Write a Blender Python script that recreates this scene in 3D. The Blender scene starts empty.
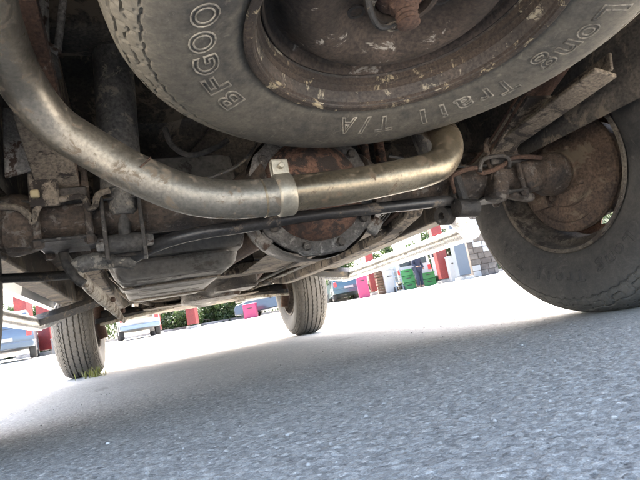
import bpy, bmesh, math, random
import numpy as np
from mathutils import Vector, Matrix
random.seed(7); rng = np.random.default_rng(7)
R_ = math.radians
S = bpy.context.scene; COL = S.collection

# ------------------------------------------------------------------ camera
CAM = np.array([-0.35666, -0.97259, 0.11341]); YAW, PITCH, ROLL, FPX = -0.35342, 0.14594, -0.18047, 504.558
def cam_axes():
    f0 = np.array([-math.sin(YAW), math.cos(YAW), 0]); r0 = np.array([math.cos(YAW), math.sin(YAW), 0]); u0 = np.array([0, 0, 1.])
    f = math.cos(PITCH)*f0 + math.sin(PITCH)*u0; u1 = math.cos(PITCH)*u0 - math.sin(PITCH)*f0
    return math.cos(ROLL)*r0 + math.sin(ROLL)*u1, math.cos(ROLL)*u1 - math.sin(ROLL)*r0, f
CR, CU, CF = cam_axes()
cd = bpy.data.cameras.new('camera'); cam = bpy.data.objects.new('camera', cd); COL.objects.link(cam)
cam.matrix_world = Matrix([[CR[i], CU[i], -CF[i], CAM[i]] for i in range(3)] + [[0, 0, 0, 1]])
cd.sensor_fit = 'HORIZONTAL'; cd.sensor_width = 36; cd.lens = 36*FPX/640; cd.clip_start = .02; cd.clip_end = 500
S.camera = cam
# ------------------------------------------------------------------ light
SUN_EL, SUN_AZ = R_(46), R_(9)          # azimuth from +Y towards +X
w = bpy.data.worlds.new('World'); S.world = w; w.use_nodes = True
nt = w.node_tree; sky = nt.nodes.new('ShaderNodeTexSky'); sky.sky_type = 'NISHITA'; sky.sun_disc = False
sky.sun_elevation = SUN_EL; sky.sun_rotation = SUN_AZ; sky.air_density = .9; sky.dust_density = 6.0; sky.ozone_density = .4
nt.links.new(sky.outputs[0], nt.nodes['Background'].inputs[0]); nt.nodes['Background'].inputs[1].default_value = .15
sd = bpy.data.lights.new('sun', 'SUN'); sd.energy = 3.0; sd.angle = R_(.5); sd.color = (1, .95, .87)
sun = bpy.data.objects.new('sun', sd); COL.objects.link(sun)
sv = Vector((math.sin(SUN_AZ)*math.cos(SUN_EL), math.cos(SUN_AZ)*math.cos(SUN_EL), math.sin(SUN_EL)))
sun.rotation_euler = sv.to_track_quat('Z', 'Y').to_euler(); sun.location = (0, 6, 8)
S.view_settings.view_transform = 'Standard'; S.view_settings.look = 'None'; S.view_settings.gamma = 1
S.view_settings.exposure = 3.85
S.render.engine = 'CYCLES'; S.cycles.max_bounces = 9; S.cycles.diffuse_bounces = 6; S.cycles.use_denoising = True

# ------------------------------------------------------------------ pixel helpers
def ray(px, py): return CF + (px-320)/FPX*CR + (240-py)/FPX*CU
def W(px, py, x=None, y=None, z=None):
    d = ray(px, py); a, v = (0, x) if x is not None else ((1, y) if y is not None else (2, z))
    t = (v-CAM[a])/d[a]; return CAM + t*d
def gz(x, y):
    r = np.hypot(np.asarray(x)-0, np.asarray(y)-.5)
    t = np.maximum(0, r-4.5); return np.where(np.asarray(y) > 0, .031*(np.sqrt(t*t+1)-1), .0*t)
def FAR(px, D, py=285):
    d = ray(px, py); h = math.hypot(d[0], d[1]); x = CAM[0]+d[0]/h*D; y = CAM[1]+d[1]/h*D
    return Vector((x, y, float(gz(x, y))))

# ------------------------------------------------------------------ materials
def ramp(nt, fac, stops):
    n = nt.nodes.new('ShaderNodeValToRGB'); nt.links.new(fac, n.inputs[0]); e = n.color_ramp.elements
    while len(e) < len(stops): e.new(.5)
    for k, (p, c) in enumerate(stops): e[k].position = p; e[k].color = (*c, 1) if len(c) == 3 else c
    return n.outputs[0]
def noise(nt, co, scale, detail=6, rough=.6, dist=0):
    n = nt.nodes.new('ShaderNodeTexNoise'); n.inputs['Scale'].default_value = scale; n.inputs['Detail'].default_value = detail
    n.inputs['Roughness'].default_value = rough; n.inputs['Distortion'].default_value = dist; nt.links.new(co, n.inputs['Vector'])
    return n.outputs[0]
def mixc(nt, fac, a, b, mode='MIX'):
    n = nt.nodes.new('ShaderNodeMix'); n.data_type = 'RGBA'; n.blend_type = mode
    for s, v in ((0, fac), (6, a), (7, b)):
        if hasattr(v, 'node'): nt.links.new(v, n.inputs[s])
        else: n.inputs[s].default_value = v if not isinstance(v, tuple) else (*v, 1)
    return n.outputs[2]
def base_mat(name):
    m = bpy.data.materials.new(name); m.use_nodes = True; nt = m.node_tree
    return m, nt, nt.nodes['Principled BSDF'], nt.nodes.new('ShaderNodeTexCoord').outputs['Object']
def grimy(name, a, b, spots=None, spot_at=.6, scale=9, rough=(.55, .9), metal=0, bump=.3, bscale=60, bdist=.002, spot_scale=None, fine=.75):
    m, nt, P, co = base_mat(name)
    n1 = noise(nt, co, scale, 8, .65, .3); c = ramp(nt, n1, [(.38, a), (.62, b)])
    nf = noise(nt, co, bscale*2.3, 4, .6)
    c = mixc(nt, fine, c, ramp(nt, nf, [(.32, (.35, .35, .35)), (.5, (1, 1, 1)), (.68, (1.6, 1.6, 1.6))]), 'MULTIPLY')
    nl = noise(nt, co, scale*.35, 3, .5); c = mixc(nt, .8, c, ramp(nt, nl, [(.35, (.6, .58, .56)), (.65, (1.3, 1.3, 1.3))]), 'MULTIPLY')
    r = ramp(nt, n1, [(.3, (rough[0],)*3), (.7, (rough[1],)*3)])
    P.inputs['Metallic'].default_value = metal
    if spots:
        ns = noise(nt, co, spot_scale or scale*2.2, 10, .72, .5)
        f = ramp(nt, ns, [(spot_at-.075, (0, 0, 0)), (spot_at-.03, (1, 1, 1))])
        c = mixc(nt, f, c, spots); r = mixc(nt, f, r, (.92, .92, .92))
        if metal: nt.links.new(ramp(nt, f, [(0, (metal,)*3), (1, (0, 0, 0))]), P.inputs['Metallic'])
    nt.links.new(c, P.inputs['Base Color']); nt.links.new(r, P.inputs['Roughness'])
    if bump:
        b1 = nt.nodes.new('ShaderNodeBump'); b1.inputs['Strength'].default_value = bump; b1.inputs['Distance'].default_value = bdist
        nb = noise(nt, co, bscale, 8, .7); nt.links.new(nb, b1.inputs['Height']); nt.links.new(b1.outputs[0], P.inputs['Normal'])
    return m
def plain(name, c, rough=.5, metal=0, coat=0):
    m, nt, P, co = base_mat(name)
    n = noise(nt, co, 6, 5); nt.links.new(mixc(nt, .25, c, ramp(nt, n, [(.3, tuple(v*.7 for v in c)), (.7, tuple(min(1, v*1.15) for v in c))])), P.inputs['Base Color'])
    P.inputs['Roughness'].default_value = rough; P.inputs['Metallic'].default_value = metal; P.inputs['Coat Weight'].default_value = coat
    return m
M = {}
M['undercoat'] = grimy('undercoat', (.026, .024, .022), (.085, .072, .058), (.14, .115, .085), .60, 5, (.75, .95), bump=.5, bscale=70)
M['black_metal'] = grimy('black_metal', (.016, .016, .016), (.045, .041, .036), (.13, .105, .075), .63, 12, (.45, .8), bump=.4, bscale=120)
M['dusty_frame'] = grimy('dusty_frame', (.085, .07, .054), (.20, .165, .125), (.028, .022, .018), .58, 7, (.8, .97), bump=.5, bscale=90)
M['drum_rust'] = grimy('drum_rust', (.045, .031, .024), (.105, .07, .047), (.15, .115, .078), .60, 7, (.85, 1), bump=.9, bscale=70, bdist=.004, spot_scale=12)
M['axle_rust'] = grimy('axle_rust', (.028, .021, .017), (.095, .068, .048), (.15, .13, .11), .635, 18, (.45, .9), bump=1, bscale=70, bdist=.005, spot_scale=45)
M['rust'] = grimy('rust', (.07, .038, .027), (.15, .083, .056), (.03, .022, .018), .575, 16, (.85, 1), bump=.8, bscale=90, bdist=.004)
M['rust_dark'] = grimy('rust_dark', (.05, .028, .02), (.125, .072, .048), (.30, .27, .22), .70, 10, (.8, 1), bump=.7, bscale=100, bdist=.003, spot_scale=30)
M['rust_disc'] = grimy('rust_disc', (.030, .022, .016), (.08, .058, .043), (.33, .30, .25), .67, 8, (.7, .95), bump=.6, bscale=80, bdist=.003, spot_scale=22)
M['crust'] = grimy('crust', (.10, .08, .055), (.36, .27, .11), (.48, .45, .38), .60, 14, (.8, 1), bump=1, bscale=110, bdist=.004, spot_scale=34)
M['rim_crust'] = grimy('rim_crust', (.018, .014, .012), (.055, .040, .029), (.30, .25, .16), .645, 9, (.7, .95), bump=.9, bscale=110, bdist=.003, spot_scale=30)
M['rim_black'] = grimy('rim_black', (.022, .020, .019), (.065, .052, .042), (.30, .27, .20), .66, 11, (.5, .85), bump=.5, bscale=90, spot_scale=26)
M['oily_iron'] = grimy('oily_iron', (.018, .016, .015), (.07, .06, .05), (.17, .155, .135), .66, 14, (.35, .8), bump=.9, bscale=80, bdist=.004, spot_scale=40)
M['grey_iron'] = grimy('grey_iron', (.07, .068, .064), (.20, .185, .165), (.05, .03, .02), .60, 12, (.5, .85), bump=.6, bscale=90)
M['flange'] = grimy('flange', (.03, .028, .026), (.10, .093, .085), (.19, .18, .165), .625, 14, (.4, .8), bump=.9, bscale=80, bdist=.003, spot_scale=38)
M['exhaust'] = grimy('exhaust', (.225, .206, .172), (.34, .314, .265), (.14, .11, .078), .625, 5, (.34, .54), metal=.8, bump=.08, bscale=90, spot_scale=42, fine=.38)
M['exhaust_rusty'] = grimy('exhaust_rusty', (.24, .198, .138), (.37, .315, .225), (.11, .075, .045), .62, 6, (.28, .48), metal=.82, bump=.09, bscale=90, spot_scale=38, fine=.4)
M['clamp'] = grimy('clamp', (.32, .29, .23), (.45, .41, .33), (.20, .15, .10), .66, 12, (.36, .55), metal=.8, bump=.05, bscale=120, fine=.2)
M['tank'] = grimy('tank', (.15, .142, .128), (.235, .22, .195), (.10, .09, .076), .61, 4, (.5, .7), bump=.15, bscale=40, fine=.4)
M['shock_grey'] = grimy('shock_grey', (.06, .058, .055), (.14, .13, .115), (.25, .22, .18), .62, 8, (.5, .8), bump=.3, bscale=80, spot_scale=40)
M['sway'] = grimy('sway', (.018, .018, .019), (.045, .042, .04), (.14, .115, .09), .66, 12, (.25, .55), bump=.2, bscale=90)
M['rubber_part'] = grimy('rubber_part', (.03, .029, .028), (.075, .068, .06), None, .6, 10, (.7, .9), bump=.2)
M['white_dirt'] = grimy('white_dirt', (.30, .27, .22), (.42, .39, .33), (.12, .09, .06), .6, 9, (.6, .9), bump=.3)
M['body_white'] = plain('body_white', (.78, .78, .76), .3, 0, .4)
M['step_metal'] = grimy('step_metal', (.42, .42, .42), (.6, .6, .58), (.2, .18, .15), .68, 8, (.25, .5), metal=.8, bump=.1)
M['glass_dark'] = plain('glass_dark', (.02, .025, .03), .08)
M['red_lamp'] = plain('red_lamp', (.55, .03, .03), .2)
M['yellow_tag'] = plain('yellow_tag', (.40, .33, .19), .7)

def tyre_mat(name, dust, amount, inner=0):
    m, nt, P, co = base_mat(name)
    n1 = noise(nt, co, 7, 8, .65, .4); n2 = noise(nt, co, 60, 8, .7); n3 = noise(nt, co, 230, 4, .6)
    sep = nt.nodes.new('ShaderNodeSeparateXYZ'); nt.links.new(co, sep.inputs[0])
    cmb = nt.nodes.new('ShaderNodeCombineXYZ'); nt.links.new(sep.outputs[0], cmb.inputs[0]); nt.links.new(sep.outputs[1], cmb.inputs[1])
    ln = nt.nodes.new('ShaderNodeVectorMath'); ln.operation = 'LENGTH'; nt.links.new(cmb.outputs[0], ln.inputs[0])
    rd = ramp(nt, ln.outputs['Value'], [(.20, (.3,)*3), (.24, (.14,)*3), (.29, (.32,)*3), (.316, (.5,)*3), (.322, (.85, .85, .85))])
    f = mixc(nt, .55, n1, n2); f = ramp(nt, f, [(.40, (0, 0, 0)), (.58, (1, 1, 1))])
    mul = nt.nodes.new('ShaderNodeMath'); mul.operation = 'MULTIPLY'; nt.links.new(rd, mul.inputs[0]); mul.inputs[1].default_value = amount
    add = nt.nodes.new('ShaderNodeMath'); add.operation = 'MULTIPLY_ADD'; nt.links.new(f, add.inputs[0]); add.inputs[1].default_value = amount*.45; nt.links.new(mul.outputs[0], add.inputs[2])
    add.use_clamp = True
    c = mixc(nt, add.outputs[0], (.028, .028, .029), dust)
    c = mixc(nt, .5, c, ramp(nt, n3, [(.3, (.6,)*3), (.7, (1.3,)*3)]), 'MULTIPLY')
    # dried light splashes
    sp = noise(nt, co, 34, 10, .75, 1.0); spf = ramp(nt, sp, [(.58, (0, 0, 0)), (.64, (1, 1, 1))])
    sp2 = nt.nodes.new('ShaderNodeMath'); sp2.operation = 'MULTIPLY'; nt.links.new(spf, sp2.inputs[0]); sp2.inputs[1].default_value = .35*amount
    c = mixc(nt, sp2.outputs[0], c, tuple(v*1.6 for v in dust))
    nt.links.new(c, P.inputs['Base Color']); P.inputs['Roughness'].default_value = .78
    b = nt.nodes.new('ShaderNodeBump'); b.inputs['Strength'].default_value = .35; b.inputs['Distance'].default_value = .0015
    nt.links.new(n2, b.inputs['Height']); nt.links.new(b.outputs[0], P.inputs['Normal'])
    return m
M['tyre_spare'] = tyre_mat('tyre_spare', (.175, .155, .118), .86)
M['tyre'] = tyre_mat('tyre', (.115, .105, .09), .78)
M['tyre_letters'] = grimy('tyre_letters', (.11, .10, .085), (.24, .22, .18), None, .6, 30, (.7, .9), bump=.1)

# ------------------------------------------------------------------ mesh helpers
class MB:
    def __init__(s): s.v = []; s.f = []
    def add(s, v, f):
        o = len(s.v); s.v += [tuple(map(float, p)) for p in v]; s.f += [tuple(i+o for i in q) for q in f]; return s
    def box(s, c, size, rot=None):
        h = [d/2 for d in size]; vs = []
        for sx in (-1, 1):
            for sy in (-1, 1):
                for sz in (-1, 1):
                    p = Vector((sx*h[0], sy*h[1], sz*h[2]))
                    if rot is not None: p = rot @ p
                    vs.append(Vector(c)+p)
        return s.add(vs, [(0, 1, 3, 2), (4, 6, 7, 5), (0, 4, 5, 1), (2, 3, 7, 6), (0, 2, 6, 4), (1, 5, 7, 3)])
    def tube(s, pts, r, n=16, smooth=0, cap=True, sx=1, sy=1, up=None):
        pts = [Vector(p) for p in pts]; rr = list(r) if hasattr(r, '__len__') else [r]*len(pts)
        if smooth:
            q = []; qr = []
            for i in range(len(pts)-1):
                p0 = pts[max(i-1, 0)]; p1 = pts[i]; p2 = pts[i+1]; p3 = pts[min(i+2, len(pts)-1)]
                for k in range(smooth):
                    t = k/smooth
                    q.append(.5*((2*p1)+(-p0+p2)*t+(2*p0-5*p1+4*p2-p3)*t*t+(-p0+3*p1-3*p2+p3)*t**3)); qr.append(rr[i]*(1-t)+rr[i+1]*t)
            q.append(pts[-1]); qr.append(rr[-1]); pts, rr = q, qr
        T = [(pts[min(i+1, len(pts)-1)]-pts[max(i-1, 0)]).normalized() for i in range(len(pts))]
        a = Vector(up) if up is not None else (Vector((0, 0, 1)) if abs(T[0].z) < .9 else Vector((1, 0, 0)))
        vs = []
        for i, p in enumerate(pts):
            a = (a - T[i]*a.dot(T[i])).normalized(); b = T[i].cross(a)
            for k in range(n):
                t = 2*math.pi*(k+.5)/n; vs.append(p + (a*math.cos(t)*sx + b*math.sin(t)*sy)*rr[i])
        fs = [(i*n+k, i*n+(k+1) % n, (i+1)*n+(k+1) % n, (i+1)*n+k) for i in range(len(pts)-1) for k in range(n)]
        if cap: fs += [tuple(reversed(range(n))), tuple((len(pts)-1)*n+k for k in range(n))]
        return s.add(vs, fs)
    def lathe(s, prof, n=48, mat=None, closed=False, cap=False):
        m = mat or Matrix.Identity(4); vs = []; k = len(prof)
        for i in range(n):
            t = 2*math.pi*i/n
            for (r, z) in prof: vs.append(m @ Vector((r*math.cos(t), r*math.sin(t), z)))
        kk = k if closed else k-1
        fs = [(i*k+j, ((i+1) % n)*k+j, ((i+1) % n)*k+(j+1) % k, i*k+(j+1) % k) for i in range(n) for j in range(kk)]
        if cap: fs += [tuple(reversed([i*k for i in range(n)])), tuple(i*k+k-1 for i in range(n))]
        return s.add(vs, fs)
    def prism(s, poly, a, b, axis=0):           # polygon (2D) extruded along an axis from a to b
        def mk(p, v): return {0: (v, p[0], p[1]), 1: (p[0], v, p[1]), 2: (p[0], p[1], v)}[axis]
        n = len(poly); vs = [mk(p, a) for p in poly] + [mk(p, b) for p in poly]
        return s.add(vs, [tuple(range(n)), tuple(reversed(range(n, 2*n)))] + [(i, (i+1) % n, n+(i+1) % n, n+i) for i in range(n)])
    def mesh(s, name, smooth=35):
        me = bpy.data.meshes.new(name); me.from_pydata(s.v, [], s.f); me.update()
        bm = bmesh.new(); bm.from_mesh(me); bmesh.ops.recalc_face_normals(bm, faces=bm.faces); bm.to_mesh(me); bm.free()
        if smooth: me.shade_smooth(); me.set_sharp_from_angle(angle=R_(smooth))
        return me
    def build(s, name, mat, parent=None, bevel=0, smooth=35, seg=2):
        return link(name, s.mesh(name, smooth), mat, parent, bevel, seg)
def link(name, me, mat, parent=None, bevel=0, seg=2):
    o = bpy.data.objects.new(name, me); COL.objects.link(o)
    if mat is not None and not me.materials: me.materials.append(M[mat] if isinstance(mat, str) else mat)
    if parent is not None: o.parent = parent
    if bevel:
        b = o.modifiers.new('bevel', 'BEVEL'); b.width = bevel; b.segments = seg; b.limit_method = 'ANGLE'; b.angle_limit = R_(40)
    return o
def tag(o, label=None, cat=None, group=None, kind=None):
    for k, v in (('label', label), ('category', cat), ('group', group), ('kind', kind)):
        if v: o[k] = v
    return o
def empty(name, loc=(0, 0, 0), rz=0):
    o = bpy.data.objects.new(name, None); COL.objects.link(o); o.location = loc; o.rotation_euler = (0, 0, rz); o.empty_display_size = .1; return o
def frame(o, z, x=None):                        # matrix at o with local z along z
    z = Vector(z).normalized(); x = Vector(x) if x is not None else (Vector((1, 0, 0)) if abs(z.x) < .9 else Vector((0, 1, 0)))
    x = (x - z*x.dot(z)).normalized(); y = z.cross(x)
    return Matrix([[x[i], y[i], z[i], o[i]] for i in range(3)] + [[0, 0, 0, 1]])
def hexbolt(mb, p, d, r=.009, h=.009):
    mb.lathe([(.0001, -.002), (r*.75, -.002), (r, -.001), (r, h*.75), (r*.82, h), (.0001, h)], 6, frame(p, d)); return mb

# ------------------------------------------------------------------ ground
def axis_pts(lo, hi, a, b, fine, g):
    mid = list(np.arange(a, b, fine)); out = []; s = fine; x = b
    while x < hi: out.append(x); s *= g; x += s
    left = []; s = fine; x = a-fine
    while x > lo: left.append(x); s *= g; x -= s
    return np.array([lo]+left[::-1]+mid+out+[hi])
def worley(x, y, c, seed):
    ix = np.floor(x/c).astype(np.int64); iy = np.floor(y/c).astype(np.int64); best = np.full(x.shape, 9.); bid = np.zeros(x.shape)
    def h(a, b, k): return np.modf(np.abs(np.sin(a*127.1+b*311.7+k*74.7+seed)*43758.5453))[0]
    for dx in (-1, 0, 1):
        for dy in (-1, 0, 1):
            a = ix+dx; b = iy+dy; px = (a+.15+.7*h(a, b, 1))*c; py = (b+.15+.7*h(a, b, 2))*c
            d = np.hypot(x-px, y-py)/c/(.7+.6*h(a, b, 3)); m = d < best; best = np.where(m, d, best); bid = np.where(m, h(a, b, 4), bid)
    return best, bid
def build_ground():
    xs = axis_pts(-90, 90, -.66, .30, .0023, 1.018); ys = axis_pts(-60, 120, -.86, .02, .0023, 1.018)
    X, Y = np.meshgrid(xs, ys); nx, ny = len(xs), len(ys)
    sp = np.maximum(np.gradient(xs)[None, :], np.gradient(ys)[:, None]); fade = np.clip((.010-sp)/.006, 0, 1)
    F, I = worley(X, Y, .0068, 3.1); F2, I2 = worley(X, Y, .0040, 9.7)
    h = np.clip(1-F*1.55, 0, 1)**.55*(.35+.9*I)*.0014 + np.clip(1-F2*1.5, 0, 1)**.6*.0007*(.3+I2)
    low = np.sin(X*5.1+1.3*np.sin(Y*3.7))*.0016 + np.sin(Y*6.3+X*2.2)*.0012
    Z = h*fade + low*np.clip((6-np.hypot(X, Y))/4, 0, 1) - .0028 + gz(X, Y)
    stone = ((I-.5)*np.clip(1.2-F*1.5, 0, 1) + (I2-.5)*.35)*fade
    v = np.stack([X.ravel(), Y.ravel(), Z.ravel()], 1).astype(np.float32)
    i = np.arange(nx*ny).reshape(ny, nx); q = np.stack([i[:-1, :-1], i[:-1, 1:], i[1:, 1:], i[1:, :-1]], -1).reshape(-1, 4).astype(np.int32)
    me = bpy.data.meshes.new('asphalt_ground'); me.vertices.add(len(v)); me.vertices.foreach_set('co', v.ravel())
    me.loops.add(q.size); me.loops.foreach_set('vertex_index', q.ravel()); me.polygons.add(len(q))
    me.polygons.foreach_set('loop_start', np.arange(0, q.size, 4, dtype=np.int32)); me.update(calc_edges=True); me.shade_smooth()
    at = me.attributes.new('stone', 'FLOAT', 'POINT'); at.data.foreach_set('value', stone.ravel().astype(np.float32))
    m, nt, P, co = base_mat('asphalt')
    an = nt.nodes.new('ShaderNodeAttribute'); an.attribute_name = 'stone'
    big = noise(nt, co, 1.3, 6, .6); fine = noise(nt, co, 620, 3, .65); mid = noise(nt, co, 26, 6, .65)
    c = ramp(nt, big, [(.3, (.362, .346, .312)), (.7, (.442, .424, .384))])
    c = mixc(nt, .2, c, ramp(nt, mid, [(.3, (.7,)*3), (.7, (1.25,)*3)]), 'MULTIPLY')
    c = mixc(nt, .6, c, ramp(nt, fine, [(.28, (.45,)*3), (.5, (1,)*3), (.72, (1.6,)*3)]), 'MULTIPLY')
    vo = nt.nodes.new('ShaderNodeTexVoronoi'); vo.inputs['Scale'].default_value = 190; nt.links.new(co, vo.inputs['Vector'])
    sepc = nt.nodes.new('ShaderNodeSeparateColor'); nt.links.new(vo.outputs['Color'], sepc.inputs[0])
    c = mixc(nt, .8, c, ramp(nt, sepc.outputs[0], [(0, (.55,)*3), (.12, (.9,)*3), (.90, (1.08,)*3), (.96, (1.45,)*3)]), 'MULTIPLY')
    oil = noise(nt, co, 3.2, 8, .7, .6); c = mixc(nt, ramp(nt, oil, [(.60, (0, 0, 0)), (.68, (.55,)*3)]), c, (.16, .15, .14))
    pit = noise(nt, co, 95, 4, .7); c = mixc(nt, ramp(nt, pit, [(.66, (0, 0, 0)), (.71, (.75,)*3)]), c, (.09, .085, .08))
    st = nt.nodes.new('ShaderNodeMath'); st.operation = 'MULTIPLY_ADD'; nt.links.new(an.outputs['Fac'], st.inputs[0]); st.inputs[1].default_value = .65; st.inputs[2].default_value = 1
    cc = nt.nodes.new('ShaderNodeVectorMath'); cc.operation = 'SCALE'; nt.links.new(c, cc.inputs[0]); nt.links.new(st.outputs[0], cc.inputs['Scale'])
    nt.links.new(cc.outputs[0], P.inputs['Base Color'])
    P.inputs['Roughness'].default_value = .88; P.inputs['Specular IOR Level'].default_value = .35
    b = nt.nodes.new('ShaderNodeBump'); b.inputs['Strength'].default_value = .55; b.inputs['Distance'].default_value = .0022
    nt.links.new(fine, b.inputs['Height'])
    b2 = nt.nodes.new('ShaderNodeBump'); b2.inputs['Strength'].default_value = .35; b2.inputs['Distance'].default_value = .003; b2.invert = True
    nt.links.new(vo.outputs['Distance'], b2.inputs['Height']); nt.links.new(b.outputs[0], b2.inputs['Normal']); nt.links.new(b2.outputs[0], P.inputs['Normal'])
    tag(link('asphalt_ground', me, m), kind='structure')
build_ground()
mb = MB()
for k in range(260):
    x, y = random.uniform(-.75, .9), random.uniform(-.75, .75); r = random.uniform(.0008, .0022); mb.lathe([(.0001, -r*.6), (r*.8, -r*.4), (r, .1*r), (r*.6, r*.7), (.0001, r*.8)], random.choice((5, 6, 7)), Matrix.Translation((x, y, r*.4)) @ Matrix.Rotation(random.uniform(0, 6), 4, 'Z') @ Matrix.Scale(random.uniform(1, 1.7), 4, (1, 0, 0)))
M['grit'] = grimy('grit', (.30, .29, .27), (.50, .48, .45), None, .6, 60, (.8, .95), bump=0)
tag(mb.build('grit', 'grit', None, 0, 0), 'loose grit scattered over the shaded asphalt', 'grit', kind='stuff')

# ------------------------------------------------------------------ tyres
TR, TW = .367, .1175
PROF = [(.192, -.080), (.198, -.088), (.204, -.0935), (.212, -.099), (.218, -.1015), (.221, -.1035), (.226, -.1045), (.245, -.111), (.262, -.1150), (.282, -.1172), (.300, -.1168), (.312, -.1145), (.3195, -.1115),
        (.328, -.1075), (.340, -.0995), (.348, -.0925), (.3535, -.0835)]
TREAD_Z = np.linspace(-.080, .080, 97)
def side_z(r): return float(np.interp(r, [p[0] for p in PROF], [-p[1] for p in PROF]))
def tyre_mesh(name, flat=0):
    NT = 1152; npitch = 72
    left = np.array(PROF)
    # finer sampling of the shoulder
    sh = np.linspace(.3125, .3530, 40); shz = np.interp(sh, left[:, 0], left[:, 1]); lo = left[left[:, 0] < .311]
    L = np.concatenate([lo, np.stack([sh, shz], 1)])
    tr = TR - .0128*(np.abs(TREAD_Z)/.083)**2.2
    prof = np.concatenate([L, np.stack([tr, TREAD_Z], 1), (L*[1, -1])[::-1]])
    r0, z0 = prof[:, 0], prof[:, 1]; th = 2*np.pi*np.arange(NT)/NT
    A, Rr = np.meshgrid(th, r0, indexing='ij'); Zz = np.broadcast_to(z0, A.shape); Rr = Rr.copy(); depth = np.zeros_like(Rr)
    ph = (A/(2*np.pi)*npitch)
    tri = lambda t: np.abs(((t) % 1)-.5)*4-1
    tread = np.abs(Zz) <= .0805
    for zc, sgn in ((-.047, 1), (-.0165, -1), (.0165, 1), (.047, -1)):
        g = np.abs(Zz - zc - sgn*.0013*np.clip(tri(ph)*2.2, -1, 1)); depth = np.maximum(depth, np.where(tread, .0085*np.clip((.0040-g)/.0014, 0, 1), 0))
    # shoulder lateral slots and rib sipes (staircase)
    for s in (-1, 1):
        zz = Zz*s
        lat = np.abs(((ph+.25*s+ zz*5 + .12*np.sign(np.sin(zz*520))) % 1)-.5)
        depth = np.maximum(depth, np.where((zz > .060) & (zz < .083), .005*np.clip((.05-lat)/.03, 0, 1), 0))
        zs = np.abs(zz-.0655-.0028*np.clip(tri(ph*1.0)*3, -1, 1)); depth = np.maximum(depth, np.where(tread, .006*np.clip((.0022-zs)/.0012, 0, 1), 0))
        # scalloped border between tread wrap and sidewall, broken zigzag sipes, shallow lateral cuts
        e1 = np.abs(Rr-.3190-.0012*np.sign(tri(ph))); e2 = np.abs(Rr-.3345-.0024*np.clip(tri(ph*.5+.2)*5, -1, 1)); e3 = np.abs(Rr-.3470-.0018*np.clip(tri(ph*.5)*4, -1, 1))
        dash = np.clip((np.sin(ph*3.9+2*np.sin(ph*.7))+.55)*3, 0, 1)
        shz_ = zz > .0806
        depth = np.maximum(depth, np.where(shz_, .0030*np.clip((.0017-e1)/.0009, 0, 1), 0))
        depth = np.maximum(depth, np.where(shz_, .0042*dash*np.clip((.0014-e2)/.0008, 0, 1), 0))
        depth = np.maximum(depth, np.where(shz_, .0036*np.clip((.0016-e3)/.0009, 0, 1), 0))
        depth = np.maximum(depth, np.where(shz_ & (Rr > .3195), .0016*np.clip((.10-lat)/.06, 0, 1)*np.clip((Rr-.320)/.004, 0, 1), 0))
        depth = np.maximum(depth, np.where(shz_ & (Rr < .3205) & (Rr > .3135), .0018*np.clip((.06-np.abs(((ph*1.0) % 1)-.5))/.03, 0, 1), 0))
    for zc in (-.032, 0, .032):
        inr = np.abs(Zz-zc) < .0125
        sip = np.abs(((ph+.15*tri(Zz*42)+zc*9) % 1)-.5)
        depth = np.maximum(depth, np.where(inr, .0022*np.clip((.03-sip)/.02, 0, 1), 0))
    shd = np.abs(Zz) > .0806; Zz = Zz - np.where(shd, np.sign(Zz)*depth*.9, 0); Rr = Rr - np.where(shd, depth*.45, depth)
    Rr = Rr + .0006*np.sin(A*5+Zz*30)
    x = Rr*np.cos(A); y = Rr*np.sin(A); z = Zz.copy()
    if flat:
        lim = -(TR-flat); over = np.clip(lim+.06-y, 0, .06)/.06
        side = np.sign(z)*np.clip((np.abs(z)-.07)/.04, 0, 1); z = z + side*over*.010*np.clip((TR-np.hypot(x, y))/.03, 0, 1)
        y = np.maximum(y, lim-.001)
    k = len(r0); v = np.stack([x.ravel(), y.ravel(), z.ravel()], 1).astype(np.float32)
    i = np.arange(NT*k).reshape(NT, k); j = np.roll(i, -1, 0)
    q = np.stack([i[:, :-1], j[:, :-1], j[:, 1:], i[:, 1:]], -1).reshape(-1, 4).astype(np.int32)
    me = bpy.data.meshes.new(name); me.vertices.add(len(v)); me.vertices.foreach_set('co', v.ravel())
    me.loops.add(q.size); me.loops.foreach_set('vertex_index', q.ravel()); me.polygons.add(len(q))
    me.polygons.foreach_set('loop_start', np.arange(0, q.size, 4, dtype=np.int32)); me.update(calc_edges=True); me.shade_smooth()
    me.set_sharp_from_angle(angle=R_(50)); return me
def text_tubes(txt, depth=.0011, size=.05):
    c = bpy.data.curves.new('t', 'FONT'); c.body = txt; c.size = size; c.fill_mode = 'NONE'; c.bevel_depth = depth; c.bevel_resolution = 1; c.resolution_u = 4; c.offset = .0008
    o = bpy.data.objects.new('t', c); COL.objects.link(o); dg = bpy.context.evaluated_depsgraph_get()
    me = o.evaluated_get(dg).to_mesh(); v = np.array([p.co for p in me.vertices]); f = [tuple(p.vertices) for p in me.polygons]
    bpy.data.objects.remove(o); return v, f
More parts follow.
